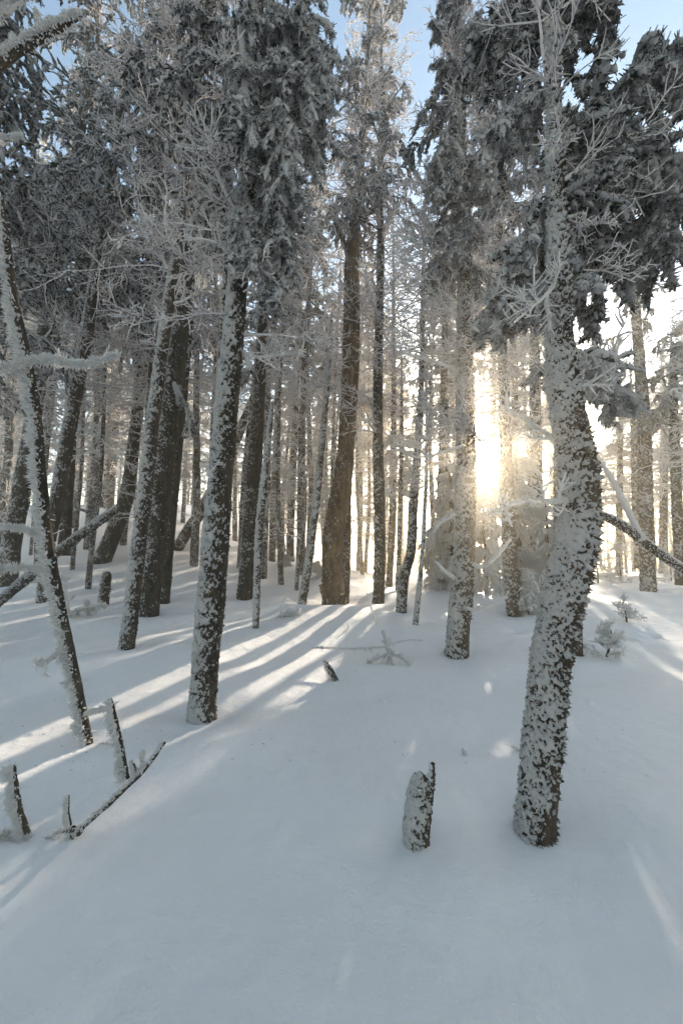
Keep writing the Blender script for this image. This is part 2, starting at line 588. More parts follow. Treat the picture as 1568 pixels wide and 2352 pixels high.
def stem_fn(P, R):
    z = P[:, 2]
    def f(h):
        c = np.stack([np.interp(h, z, P[:, 0]), np.interp(h, z, P[:, 1]), h], -1)
        return c, np.interp(h, z, R)
    return f

def pix_path(pts, y, ground=True):
    """pixel rows (u,v,width) at depth y -> rows (x,y,z,radius)"""
    rows = []
    for u, v, w in pts:
        p = at_depth(u, v, y)
        depth = float((p - CAM) @ FWD)
        rows.append([*p, w * 0.5 / F * depth])
    return rows

SEED = [100]
def build_tree(label, pts, top=None, crown=(), mat=None, cover=0.5, windward=0.6, crys=0, crys_len=0.02, crys_r=0.005,
               y=None, limbs=(), name='conifer_tree', cat='tree', group=None, depth_curve=None, clean_base=0.35, wscale=1.0, bump_gain=1.0):
    pts = [(a, b_, c_ * wscale) for a, b_, c_ in pts]
    """pts: pixel rows from the snow upwards; top: height of the tree top (m); crown: list of dicts"""
    SEED[0] += 1
    rng = np.random.default_rng(SEED[0])
    u0, v0, w0 = pts[0]
    dn = math.atan2(-ray(u0, v0)[2], 1.0)
    g = at(u0, v0 - 0.5 * w0 * max(math.sin(dn), 0) * 1.25)
    if y is None: y = float(g[1])
    rows = pix_path(pts, y)
    if depth_curve:
        for r in rows:
            dy = depth_curve * (r[2] - rows[0][2])
            sc = (y + dy) / y
            p = CAM + (np.array(r[:3]) - CAM) * sc
            r[:3] = list(p); r[3] *= sc
    base = np.array(rows[0][:3])
    r0 = rows[0]
    d0 = norm(np.array(rows[1][:3]) - base)
    rows = [[*(base - d0 * 0.30), r0[3]]] + rows
    z_last = rows[-1][2]
    broken = top is None
    if top is not None and top > z_last + 0.3:
        dv = norm(np.array(rows[-1][:3]) - np.array(rows[-3][:3]))
        dv = norm(dv * 0.5 + np.array([0, 0, 0.5]))
        h = (top - z_last)
        p = np.array(rows[-1][:3]) + dv * h / max(dv[2], 0.4)
        mid = (np.array(rows[-1][:3]) + p) / 2
        rows.append([*mid, rows[-1][3] * 0.6]); rows.append([*p, 0.012])
    rows = np.array(rows)
    dist = float(np.hypot(base[0], base[1]))
    cell = np.clip(dist / 397 * 0.9, 0.005, 0.06)
    length = float(np.linalg.norm(np.diff(rows[:, :3], axis=0), axis=1).sum())
    n = int(np.clip(length / (cell * 1.2), 24, 1200))
    C = catmull(rows, n)
    P, R = C[:, :3], np.maximum(C[:, 3], 0.006)
    S = int(np.clip(2 * math.pi * rows[0][3] / cell, 10, 136)); S += S % 2
    root = thing(name, label, cat, base, group)
    bump = float(np.clip(rows[0][3] * 0.09, 0.004, 0.014)) * bump_gain
    tr = link('trunk', trunk_mesh('trunk', P, R, S, rng, mat or M_BARK, base, windward, cover, bump, SEED[0], clean_base), root)
    if crys:
        b = Batch(); b.add(crystals(P[n // 30:], R[n // 30:], crys, crys_len, rng, crys_r))
        link('rime_crust', b.mesh('rime_crust', M_CRYSTAL, base), tr)
    st = stem_fn(P, R)
    H = P[-1, 2]
    lod = float(np.clip(7.0 / dist, 0.45, 1.0))
    for c in crown:
        c = dict(c)
        m = c.pop('mat', None)
        nm = c.pop('part', 'crown')
        kind = c.get('kind', 'heavy')
        h0 = c.pop('h0'); h1 = c.pop('h1', H)
        th = c.pop('thick', 1.0) * (1 if dist < 9 else (dist / 9) ** 0.5)
        b = crown_batch(st, h0, min(h1, H), c.pop('length', 1.2), c.pop('n', 60), c.pop('kind', 'heavy'), rng, lod, th, **c)
        link(nm, b.mesh(nm, m or (M_HEAVY if kind == 'heavy' else M_TWIG), base), root)
    for lb in limbs:
        build_limb(root, base, rng, y, **lb)
    WELLS.append((base[0], base[1], r0[3] * 2.3 + 0.10, min(0.10, 0.25 * r0[3] + 0.015)))
    return root, P, R, base

def build_limb(root, base, rng, y, pts, dy=0.0, kind=None, n=8, length=0.5, lod=1.0, thick=1.0, mat=None, crys=0, crys_len=0.03,
               crys_r=0.005, name='branch', sides=8, t0=0.05):
    """a branch drawn through pixel rows (u,v,width[,dy]) near depth y"""
    rows = []
    for p in pts:
        yy = y + dy + (p[3] if len(p) > 3 else 0)
        q = at_depth(p[0], p[1], yy)
        rows.append([*q, p[2] * 0.5 / F * float((q - CAM) @ FWD)])
    C = catmull(np.array(rows), 26)
    P, R = C[:, :3], np.maximum(C[:, 3], 0.003)
    b = Batch()
    b.add(tubes(P[None], R[None], sides, rng, 0.25))
    if kind:
        if kind == 'bough':
            m1 = n
            P1, l1, _ = sprout(P[None], m1, t0, 1.0, length, 1.0, 6, rng, -0.15, -0.9, 0.14, 0.3)
            R1 = taper(0.032 * thick, 0.020 * thick, len(P1), 6)
            R1[:, 1:5] *= 0.8 + 0.8 * rng.random((len(P1), 4))
            R1[:, -1] *= 0.3
            b.add(tubes(P1, R1, 8, rng, 0.22))
            m = int(14 * lod)
            P2, l2, _ = sprout(P1, m, 0.0, 1.0, np.clip(l1[:, None] * 0.28, 0.06, 0.12) * np.ones((1, m)), 1.1, 4, rng, -0.30, -0.7, 0.22)
            R2 = taper(0.017 * thick, 0.013 * thick, len(P2), 4)
            R2[:, 1:3] *= 0.8 + 0.7 * rng.random((len(P2), 2))
            R2[:, -1] *= 0.35
            b.add(tubes(P2, R2, 6, rng, 0.22))
            for par, cnt, ln in ((P2, 14, 0.034), (P1, 34, 0.056)):
                P3, l3, _ = sprout(par, cnt, 0.0, 1.0, ln * thick, 1.35, 2, rng, 0.0, 0, 0.2)
                b.add(tubes(P3, taper(0.0060 * thick, 0.0030 * thick, len(P3), 2), 3, rng, 0.2))
        else:
            P1, l1, _ = sprout(P[None], n, t0, 1.0, length, 0.9, 5, rng, 0.0, 0.1, 0.16, 0.3)
            b.add(tubes(P1, taper(0.011 * thick, 0.006 * thick, len(P1), 5), 4, rng, 0.25))
            P2, l2, _ = sprout(P1, int(6 * lod), 0.15, 1.0, np.clip(l1[:, None] * 0.4, 0.04, 0.2) * np.ones((1, int(6 * lod))), 0.9, 3, rng, 0.0, 0.15, 0.2)
            b.add(tubes(P2, taper(0.008 * thick, 0.004 * thick, len(P2), 3), 3, rng, 0.3))
    part = link(name, b.mesh(name, mat or (M_HEAVY if kind == 'bough' else M_RIME), base), root)
    if crys:
        c = Batch(); c.add(crystals(P, R, crys, crys_len, rng, crys_r))
        link('rime_crust', c.mesh('rime_crust', M_CRYSTAL, base), part)

# ================================================================== the trees
def tw(h0, h1=99, length=1.3, n=50, **k): return dict(h0=h0, h1=h1, length=length, n=n, kind='twiggy', **k)
def hv(h0, h1=99, length=1.3, n=60, **k): return dict(h0=h0, h1=h1, length=length, n=n, kind='heavy', **k)

# T1: the big crooked tree right of the sun
build_tree('big crooked rime-coated tree bending beside the sun, its crown filling the upper right',
    [(1229, 1925, 92), (1243, 1760, 92), (1262, 1560, 92), (1290, 1400, 96), (1322, 1260, 98), (1333, 1140, 96), (1322, 1030, 88), (1303, 930, 80), (1290, 820, 70),
     (1284, 700, 60), (1281, 550, 50), (1276, 350, 42), (1270, 150, 36), (1265, 0, 30)], top=8.2, wscale=0.93, cover=0.46, windward=0.9, crys=9000, crys_len=0.012, crys_r=0.0035,
    crown=[hv(5.2, 8.2, 0.5, 26, az=(1.2, 1.9)), tw(3.4, 7.5, 0.45, 18, thick=0.6)],
    limbs=[dict(pts=[(1285, 340, 22), (1370, 260, 24, .1), (1470, 190, 26, .2), (1580, 160, 24, .2), (1660, 170, 14, .2)], kind='bough', n=80, length=0.30, thick=1.15),
           dict(pts=[(1285, 420, 18), (1380, 370, 20, .2), (1470, 360, 22, .3), (1530, 385, 22, .3), (1545, 470, 14, .3)], kind='bough', n=60, length=0.30, thick=1.1),
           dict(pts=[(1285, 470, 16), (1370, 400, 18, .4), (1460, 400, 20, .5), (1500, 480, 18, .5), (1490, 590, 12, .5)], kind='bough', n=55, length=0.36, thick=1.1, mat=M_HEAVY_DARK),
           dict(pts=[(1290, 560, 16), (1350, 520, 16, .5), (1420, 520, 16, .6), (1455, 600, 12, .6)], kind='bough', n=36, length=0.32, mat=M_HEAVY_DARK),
           dict(pts=[(1275, 230, 18, .1), (1235, 210, 20, .2), (1195, 250, 20, .2), (1165, 310, 14, .2)], kind='bough', mat=M_HEAVY_LIGHT, n=34, length=0.30),
           dict(pts=[(1280, 560, 14, .1), (1235, 540, 14, .2), (1195, 580, 14, .2), (1170, 650, 10, .2)], kind='bough', mat=M_HEAVY_LIGHT, n=26, length=0.26),
           dict(pts=[(1284, 690, 14), (1230, 660, 14, .2), (1170, 690, 16, .3), (1120, 750, 10, .3)], kind='bough', mat=M_HEAVY_LIGHT, n=34, length=0.26),
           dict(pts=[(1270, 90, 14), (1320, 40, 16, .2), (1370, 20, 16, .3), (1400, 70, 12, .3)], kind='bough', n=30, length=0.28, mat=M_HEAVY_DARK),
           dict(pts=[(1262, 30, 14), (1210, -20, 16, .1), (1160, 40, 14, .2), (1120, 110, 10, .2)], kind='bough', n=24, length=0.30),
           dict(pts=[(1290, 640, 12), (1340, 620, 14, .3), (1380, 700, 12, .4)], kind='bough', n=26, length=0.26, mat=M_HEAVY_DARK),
           dict(pts=[(1298, 830, 10), (1350, 850, 14, .9), (1400, 880, 18, 1.2), (1425, 930, 14, 1.2)], kind='bough', mat=M_HEAVY_LIGHT, n=30, length=0.34),
           dict(pts=[(1285, 420, 12), (1340, 380, 9), (1400, 330, 7), (1470, 300, 4)], kind='twig', n=13, length=0.36, thick=0.65, mat=M_TWIG),
           dict(pts=[(1283, 510, 12), (1330, 490, 9, .1), (1390, 470, 7, .2), (1450, 430, 4, .2)], kind='twig', n=13, length=0.34, thick=0.65, mat=M_TWIG),
           dict(pts=[(1280, 230, 12), (1250, 150, 8, -.2), (1240, 60, 6, -.3), (1225, -40, 4, -.3)], kind='twig', n=14, length=0.4, thick=0.65, mat=M_TWIG),
           dict(pts=[(1280, 640, 12), (1250, 680, 8, -.1), (1180, 740, 5, -.1)], kind='twig', n=16, length=0.24, thick=0.65),
           dict(pts=[(1305, 890, 12), (1350, 880, 8, .2), (1410, 840, 5, .3)], kind='twig', n=10, length=0.3),
           dict(pts=[(1325, 1150, 14), (1270, 1152, 9, -.1), (1200, 1152, 9, -.2), (1120, 1180, 5, -.3)], kind='twig', n=5, length=0.16, crys=300, crys_len=.02),
           dict(pts=[(1318, 1070, 16), (1270, 1010, 13, .2), (1215, 970, 9, .3), (1150, 930, 6, .3)], kind='twig', n=5, length=0.2, crys=300, crys_len=.02)],
    clean_base=0.25)

# T2: big trunk left of centre
build_tree('thick straight trunk rime-crusted on its left side, standing in sun streaks',
    [(465, 1655, 58), (477, 1500, 60), (490, 1350, 64), (503, 1180, 60), (518, 1000, 54), (533, 830, 50), (550, 640, 46), (568, 450, 40), (583, 250, 34), (593, 60, 28)],
    top=11.5, cover=0.5, windward=0.9, crys=9000, crys_len=0.022, crys_r=0.0045,
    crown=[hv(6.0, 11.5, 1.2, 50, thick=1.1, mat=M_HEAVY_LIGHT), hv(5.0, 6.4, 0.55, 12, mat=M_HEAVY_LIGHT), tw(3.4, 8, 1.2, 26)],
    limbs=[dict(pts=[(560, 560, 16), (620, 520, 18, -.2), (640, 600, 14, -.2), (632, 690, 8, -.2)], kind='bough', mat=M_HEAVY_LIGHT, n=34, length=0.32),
           dict(pts=[(575, 400, 16), (625, 350, 18, -.3), (655, 430, 16, -.3), (660, 560, 10, -.3)], kind='bough', mat=M_HEAVY_LIGHT, n=40, length=0.36),
           dict(pts=[(570, 480, 14), (560, 500, 18, -.4), (575, 580, 16, -.4), (600, 650, 8, -.4)], kind='bough', mat=M_HEAVY_LIGHT, n=30, length=0.28),
           dict(pts=[(590, 160, 18), (660, 60, 20, -.3), (725, 120, 20, -.3), (738, 330, 12, -.3)], kind='bough', mat=M_HEAVY_LIGHT, n=70, length=0.38, thick=1.1),
           dict(pts=[(588, 240, 16), (640, 170, 18, -.5), (690, 230, 18, -.5), (705, 330, 12, -.5)], kind='bough', mat=M_HEAVY_LIGHT, n=50, length=0.36),
           dict(pts=[(592, 100, 16), (560, 60, 20, -.5), (560, 160, 18, -.6), (580, 330, 10, -.6)], kind='bough', mat=M_HEAVY_LIGHT, n=50, length=0.34),
           dict(pts=[(585, 300, 16), (630, 270, 18, -.6), (650, 350, 16, -.6), (655, 420, 10, -.6)], kind='bough', mat=M_HEAVY_LIGHT, n=44, length=0.3),
           dict(pts=[(540, 800, 10), (590, 820, 6), (640, 815, 6), (690, 810, 3)], kind='twig', n=6, length=0.2, crys=200, crys_len=.02),
           dict(pts=[(555, 600, 10), (500, 560, 7, -.2), (450, 545, 4, -.3)], kind='twig', n=12, length=0.3),
           dict(pts=[(560, 520, 10), (500, 400, 8, -.3), (470, 290, 5, -.4)], kind='twig', n=12, length=0.35),
           dict(pts=[(500, 1120, 10), (485, 1090, 10, -.1), (478, 1070, 5, -.1)], kind='twig', n=4, length=0.12, crys=120)])

# T3: thin leaning pole with rime feathers
build_tree('thin bare leaning trunk with long rime feathers down its left side, broken at the top',
    [(206, 1708, 19), (178, 1570, 22), (146, 1420, 23), (116, 1270, 24), (98, 1110, 23), (85, 960, 22), (64, 830, 21), (36, 700, 20), (16, 560, 18), (5, 455, 10)],
    cover=0.45, windward=1.0, crys=7000, crys_len=0.055, crys_r=0.0050, name='dead_tree',
    limbs=[dict(pts=[(75, 832, 12), (130, 828, 10, -.1), (200, 838, 9, -.2), (278, 815, 3, -.3)], crys=2600, crys_len=0.04, name='branch', kind='twig', n=4, length=.12),
           dict(pts=[(75, 832, 14), (30, 848, 12, -.1), (-20, 850, 8, -.2)], crys=1500, crys_len=0.045),
           dict(pts=[(112, 1230, 8), (60, 1215, 6), (0, 1208, 5)], crys=900, crys_len=0.035),
           dict(pts=[(125, 1310, 8), (60, 1303, 7), (-10, 1310, 5)], crys=1100, crys_len=0.04),
           dict(pts=[(20, 550, 8), (5, 500, 6), (0, 440, 4)], crys=300, crys_len=0.03),
           dict(pts=[(165, 1480, 6), (125, 1510, 4, -.1), (85, 1533, 2, -.2)], crys=700, crys_len=0.022, kind='twig', n=5, length=.1),
           dict(pts=[(195, 1640, 8), (230, 1630, 6, -.1), (262, 1625, 3, -.2)], crys=900, crys_len=0.03)])

build_tree('slim rimed trunk left of the two thick dark trunks, standing alone in the snow',
    [(293, 1488, 34), (305, 1390, 33), (322, 1240, 33), (338, 1100, 32), (354, 960, 30), (372, 820, 28), (392, 680, 25), (410, 560, 23), (425, 420, 20), (440, 250, 16), (452, 80, 13)],
    top=17, cover=0.55, windward=0.9, crys=6000, crys_len=0.022, crys_r=0.006, crown=[tw(6.2, 17, 1.7, 110), hv(7.5, 17, 1.5, 40)],
    limbs=[dict(pts=[(385, 700, 8), (420, 690, 6), (470, 660, 3)], kind='twig', n=8, length=.4),
           dict(pts=[(395, 640, 8), (360, 560, 6), (330, 500, 3)], kind='twig', n=14, length=.5),
           dict(pts=[(405, 590, 8), (380, 520, 6, -.3), (385, 430, 3, -.5)], kind='twig', n=14, length=.5)])
build_tree('thickest dark speckled trunk of the pair left of centre, snow tuft at half height',
    [(343, 1411, 42), (356, 1290, 43), (370, 1150, 44), (386, 1010, 43), (402, 880, 42), (416, 760, 38), (428, 640, 34), (436, 500, 28), (446, 350, 24), (456, 150, 20)],
    top=22, mat=M_BARK_SPECK, cover=0.22, windward=0.7, crys=1500, crys_len=0.02, crys_r=0.007, crown=[tw(6.5, 22, 2.0, 130), hv(9, 22, 1.8, 46)],
    limbs=[dict(pts=[(400, 880, 9, -.2), (410, 905, 14, -.4), (425, 930, 10, -.5)], kind='bough', n=12, length=.22),
           dict(pts=[(405, 900, 6, -.2), (430, 940, 10, -.5), (440, 1010, 6, -.5)], kind='bough', n=14, length=.22)])
build_tree('narrow dark trunk close behind the thick speckled trunk left of centre',
    [(377, 1383, 27), (388, 1250, 27), (400, 1120, 26), (413, 980, 25), (424, 860, 24), (436, 720, 20)], top=16, mat=M_BARK_SPECK, cover=0.15,
    crown=[tw(6, 13, 1.5, 50)])
build_tree('short thick trunk leaning right out of a dark snow hollow on the left slope',
    [(236, 1286, 36), (262, 1225, 36), (288, 1155, 33), (300, 1090, 28), (310, 1000, 25), (322, 900, 22), (335, 780, 20), (345, 650, 17)], top=12, cover=0.3,
    crown=[tw(5, 12, 1.8, 60)])
build_tree('curved trunk lit golden along its right edge at the far left',
    [(18, 1341, 38), (32, 1230, 38), (52, 1120, 38), (72, 1000, 34), (88, 890, 32), (102, 780, 30), (125, 620, 28), (150, 480, 26), (178, 350, 22), (200, 200, 18), (212, 60, 14)],
    top=18, cover=0.42, crown=[tw(5, 18, 2.2, 150), hv(8, 18, 2.0, 80)])
build_tree('long leaning trunk crossing behind the feathered pole, left of the small stump',
    [(100, 1380, 26), (112, 1260, 28), (134, 1140, 30), (156, 1010, 30), (178, 890, 29), (198, 780, 28), (214, 680, 25), (232, 560, 22), (250, 440, 20), (268, 330, 18), (290, 180, 14)],
    top=17, cover=0.45, windward=0.9, crys=2500, crys_len=0.025, crys_r=0.007, crown=[tw(5.5, 17, 2.1, 140), hv(8.0, 17, 2.0, 70)],
    limbs=[dict(pts=[(262, 350, 10), (240, 360, 14, -.3), (225, 420, 12, -.4), (215, 480, 8, -.4)], kind='bough', n=26, length=.4, thick=1.3)])
build_tree('dark straight trunk standing high on the left slope, left of its sunlit neighbour',
    [(227, 1162, 26), (235, 1090, 26), (248, 1010, 25), (262, 920, 24), (276, 820, 21), (290, 700, 18), (300, 560, 14)], top=22, mat=M_BARK_SPECK, cover=0.2, crown=[tw(6.5, 22, 2.0, 110)])
build_tree('pale trunk with one sunlit streak near its foot, high on the left slope',
    [(252, 1163, 20), (257, 1090, 20), (264, 1000, 18), (272, 900, 16), (280, 760, 13)], top=17, cover=0.35, crown=[tw(6.5, 17, 1.8, 90)])
build_tree('small dark trunk farthest up the left slope, alone on open snow',
    [(205, 1100, 14), (211, 1040, 14), (220, 960, 13), (232, 860, 11), (245, 740, 9)], top=17, mat=M_BARK_SPECK, cover=0.2, crown=[tw(6.5, 17, 1.8, 90)])
build_tree('bare crooked pole with drooping rimed twigs on the left slope',
    [(177, 1163, 9), (172, 1110, 9), (176, 1050, 8), (182, 980, 7), (190, 900, 5)], top=7.5, cover=0.6, crown=[tw(3.8, 7.5, 1.0, 30)], name='dead_tree')
build_tree('broad dark trunk at the left picture edge behind the curved golden one',
    [(14, 1150, 40), (25, 1060, 38), (40, 960, 36), (58, 850, 34), (72, 740, 30), (90, 600, 26), (108, 430, 22)], top=22, cover=0.15, crown=[tw(5, 22, 2.3, 130), hv(9, 22, 2.2, 60)])
build_tree('thin dark tree close behind the left side of the thick rimed trunk',
    [(455, 1472, 20), (466, 1360, 22), (478, 1230, 22), (490, 1100, 20), (500, 960, 18)], y=6.6, top=9, cover=0.5)
build_tree('trunk leaning far right out of the snow behind the thick rimed trunk',
    [(408, 1258, 24), (432, 1220, 26), (462, 1175, 26), (500, 1100, 24), (545, 1005, 22), (590, 900, 20), (640, 790, 18), (680, 690, 16), (712, 595, 13), (735, 520, 10)],
    cover=0.4, mat=M_BARK_SPECK, top=9.5, crown=[tw(6.5, 9.5, 1.3, 24)])
build_tree('dark speckled trunk with a snow collar, just right of the thick rimed trunk',
    [(562, 1372, 36), (570, 1290, 36), (578, 1180, 36), (586, 1060, 35), (594, 940, 30), (600, 820, 24), (605, 640, 20), (612, 480, 17)], top=16, mat=M_BARK_SPECK, cover=0.18,
    crown=[tw(6.5, 16, 1.9, 110), hv(9, 16, 1.6, 36)],
    limbs=[dict(pts=[(597, 860, 8), (570, 850, 12, -.2), (560, 880, 8, -.3)], kind='bough', n=14, length=.3)])
build_tree('thin broken rime-white pole in front of the speckled trunk left of centre',
    [(588, 1440, 15), (591, 1340, 16), (595, 1230, 18), (603, 1140, 18), (613, 1050, 14), (622, 970, 11), (626, 925, 8)], cover=0.68, windward=0.8, crys=2200, crys_len=0.022, crys_r=0.006, name='dead_tree')
build_tree('slender dark trunk standing straight between the leaning rimed pole and the speckled trunk',
    [(667, 1285, 18), (668, 1200, 18), (672, 1090, 18), (678, 980, 17), (683, 860, 15), (688, 740, 12), (692, 620, 10)], top=16, cover=0.3, mat=M_BARK_SPECK, crown=[tw(3.6, 16, 1.8, 110)])
build_tree('thin curved dark stem bowing left beside the slender straight trunk',
    [(650, 1252, 10), (641, 1190, 10), (639, 1110, 9), (645, 1020, 8)], top=9, cover=0.3, crown=[tw(6, 9, 1.2, 24)])
build_tree('leaning rimed pole just left of the broken brown tree, its foot in a sunny patch',
    [(694, 1387, 19), (706, 1310, 19), (718, 1230, 18), (728, 1140, 17), (738, 1040, 17), (747, 940, 15), (754, 850, 12), (760, 760, 9)], cover=0.62, windward=0.7, crys=1500, crys_len=0.025, crys_r=0.008, top=8.5, crown=[tw(5.2, 8.5, 1.2, 26)])
build_tree('dark trunk partly hidden behind the leaning rimed pole left of the broken brown tree',
    [(712, 1268, 20), (717, 1180, 20), (724, 1080, 20), (732, 980, 19), (740, 880, 16), (746, 760, 12)], top=16, cover=0.25, mat=M_BARK_SPECK, crown=[tw(3.6, 16, 1.8, 110)])
build_tree('twisted knotty thin stem leaning over the snow left of the leaning rimed pole',
    [(681, 1355, 9), (684, 1300, 9), (692, 1250, 8), (700, 1200, 7), (702, 1130, 5)], top=4.5, cover=0.6, crown=[tw(3.0, 4.5, .6, 10)], name='dead_tree')

# T20: central brown tree with shattered foot
tc, tcP, tcR, tcb = build_tree('brown mossy tree with smooth bark rings and a shattered foot, in the middle',
    [(768, 1388, 52), (764, 1330, 50), (765, 1260, 50), (772, 1190, 50), (786, 1110, 46), (796, 1020, 42), (802, 920, 42), (806, 820, 42), (808, 720, 40), (808, 620, 36), (813, 530, 28), (822, 460, 22), (830, 380, 16)],
    top=22, mat=M_BARK_BROWN, cover=0.08, windward=0.6, crown=[tw(8.3, 22, 2.0, 170), hv(11.5, 22, 1.9, 50)],
    limbs=[dict(pts=[(798, 585, 14), (789, 555, 12, -.1), (777, 520, 12, -.2), (764, 490, 11, -.2), (757, 470, 7, -.2)], mat=M_BARK_BROWN),
           dict(pts=[(752, 1392, 14, -.3), (744, 1360, 16, -.3), (736, 1342, 9, -.3)], mat=M_BARK_BROWN, name='splinter', crys=120, crys_len=.03),
           dict(pts=[(780, 1398, 20, -.4), (786, 1375, 20, -.4), (792, 1365, 10, -.4)], mat=M_BARK_BROWN, name='splinter', crys=120, crys_len=.03),
           dict(pts=[(762, 1400, 14, -.45), (758, 1385, 14, -.45), (753, 1372, 8, -.45)], mat=M_BARK_BROWN, name='splinter', crys=100, crys_len=.03)])
build_tree('narrow reddish trunk pressed against the right side of the broken brown tree',
    [(792, 1380, 20), (795, 1290, 22), (796, 1200, 24), (798, 1120, 20), (806, 1000, 16), (816, 850, 13)], cover=0.3, top=11, mat=M_BARK_SPECK, crown=[tw(8, 11, 1.4, 30)])
build_tree('straight dark speckled trunk right of the broken brown tree',
    [(869, 1384, 27), (872, 1290, 28), (872, 1180, 28), (869, 1060, 26), (868, 940, 24), (869, 820, 22), (872, 690, 20), (874, 560, 18), (872, 440, 16), (876, 330, 13)],
    top=22, mat=M_BARK_SPECK, cover=0.24, crown=[tw(4.8, 22, 2.1, 180), hv(10.5, 22, 2.0, 50)],
    limbs=[dict(pts=[(873, 560, 10), (900, 500, 8, -.1), (930, 440, 5, -.2)], mat=M_TWIG), dict(pts=[(868, 720, 8), (840, 640, 6, -.2), (800, 600, 4, -.2)], kind='twig', n=10, length=.4)])
build_tree('crooked trunk with a kinked foot right of the straight speckled trunk',
    [(922, 1405, 25), (923, 1370, 25), (930, 1320, 24), (943, 1275, 23), (948, 1220, 22), (950, 1150, 21), (956, 1080, 19), (962, 980, 16), (968, 860, 13)], top=12, cover=0.42, crown=[tw(6.5, 12, 1.8, 100)])
build_tree('skinny white sapling pole standing in front of the kinked trunk',
    [(954, 1433, 12), (960, 1370, 12), (968, 1290, 10), (974, 1190, 9), (979, 1080, 8), (980, 960, 7), (978, 850, 6)], top=5.6, cover=0.72, crown=[tw(2.6, 5.6, 0.8, 20)], name='sapling')
build_tree('dark trunk seen just right of the straight speckled trunk, its base behind the snow crest',
    [(893, 1345, 16), (898, 1260, 18), (902, 1170, 18), (903, 1060, 16), (904, 940, 13)], top=16, cover=0.2, crown=[tw(6.5, 16, 1.8, 90)])
build_tree('tree with thick speckled trunk standing in open snow, directly left of the sun',
    [(1050, 1505, 52), (1056, 1420, 50), (1064, 1320, 50), (1069, 1220, 48), (1070, 1110, 46), (1070, 1000, 44), (1069, 880, 40), (1068, 760, 36), (1067, 640, 32), (1065, 520, 28), (1062, 380, 24), (1058, 220, 20), (1054, 60, 16)],
    top=12, cover=0.45, windward=0.8, crys=4000, crys_len=0.018, crys_r=0.006, crown=[hv(6.2, 8.4, 0.85, 34, mat=M_HEAVY_LIGHT), tw(3.4, 12, 1.4, 95), hv(8.6, 12, 1.0, 32)],
    limbs=[dict(pts=[(1060, 500, 12), (1040, 440, 14, -.2), (1015, 400, 12, -.3), (992, 450, 9, -.3)], kind='bough', mat=M_HEAVY_LIGHT, n=34, length=.34, thick=1.15),
           dict(pts=[(1062, 430, 12), (1060, 370, 16, -.4), (1030, 320, 14, -.5), (1000, 370, 9, -.5)], kind='bough', mat=M_HEAVY_LIGHT, n=34, length=.34, thick=1.15),
           dict(pts=[(1064, 400, 12), (1095, 370, 12, -.3), (1120, 430, 8, -.3)], kind='bough', mat=M_HEAVY_LIGHT, n=24, length=.3, thick=1.1),
           dict(pts=[(1065, 650, 9), (1020, 600, 7), (960, 560, 6, -.1), (900, 530, 4, -.2)], kind='twig', n=14, length=.4),
           dict(pts=[(1062, 740, 9), (1010, 690, 7), (950, 620, 5, -.2), (900, 570, 3, -.2)], kind='twig', n=12, length=.4),
           dict(pts=[(1064, 860, 8), (1000, 830, 7, -.1), (940, 815, 5, -.2), (890, 780, 3, -.2)], kind='twig', n=10, length=.3),
           dict(pts=[(1072, 1290, 10), (1110, 1300, 9, -.3), (1145, 1270, 9, -.5), (1172, 1238, 5, -.5)], kind='twig', n=3, length=.1, crys=400, crys_len=.02),
           dict(pts=[(1055, 1390, 8), (1090, 1400, 8, -.3), (1130, 1390, 6, -.5), (1165, 1370, 4, -.5)], kind='twig', n=3, length=.1, crys=400, crys_len=.02),
           dict(pts=[(1045, 1180, 9), (1010, 1200, 8, -.2), (985, 1235, 4, -.2)], kind='twig', n=3, length=.12, crys=300, crys_len=.02),
           dict(pts=[(1048, 1330, 9), (1020, 1310, 8, -.3), (1000, 1290, 4, -.3)], kind='twig', n=3, length=.1, crys=200, crys_len=.02),
           dict(pts=[(1075, 1020, 9), (1040, 1030, 7, -.2), (960, 1050, 5, -.3), (890, 1020, 3, -.3)], kind='twig', n=6, length=.25, crys=300, crys_len=.02)])
build_tree('trunk just right of the sun with its dark foot beside a small snowy spruce',
    [(1180, 1412, 30), (1174, 1330, 34), (1170, 1250, 34), (1165, 1150, 32), (1161, 1040, 28), (1158, 920, 25), (1153, 800, 22), (1149, 680, 19), (1147, 560, 16), (1145, 450, 14)],
    top=16, cover=0.35, crown=[tw(4.2, 18, 1.7, 140), hv(9.5, 18, 1.6, 56)])
build_tree('second trunk right of the sun, pale and straight behind the small snowy spruce',
    [(1232, 1340, 30), (1231, 1230, 30), (1230, 1110, 29), (1229, 990, 27), (1228, 870, 24), (1226, 740, 20)], top=17, cover=0.4, crown=[tw(4.5, 17, 1.8, 130)])
build_tree('trunk partly covered by the bend of the big crooked tree, on its left side',
    [(1284, 1290, 22), (1282, 1190, 22), (1281, 1080, 20), (1280, 960, 18)], top=16, cover=0.35, crown=[tw(7.5, 16, 1.8, 80)], y=11.5)
build_tree('leaning thin trunk between the two trunks right of the sun',
    [(1196, 1345, 20), (1190, 1240, 20), (1184, 1130, 18), (1181, 1000, 16), (1183, 860, 13)], top=12, cover=0.3, crown=[tw(7, 12, 1.5, 60)], y=18)
build_tree('thin dark trunk left of the sun, behind the skinny sapling pole',
    [(1010, 1250, 20), (1012, 1150, 20), (1015, 1030, 19), (1019, 900, 17), (1021, 770, 15), (1020, 620, 12)], top=17, cover=0.3, crown=[tw(7.5, 17, 1.8, 90)], y=16)
build_tree('trunk peeping out low behind the right side of the big crooked tree',
    [(1326, 1472, 20), (1325, 1400, 20), (1322, 1300, 19), (1316, 1180, 18), (1308, 1000, 16), (1300, 800, 13)], top=8.5, cover=0.2, y=6.4)
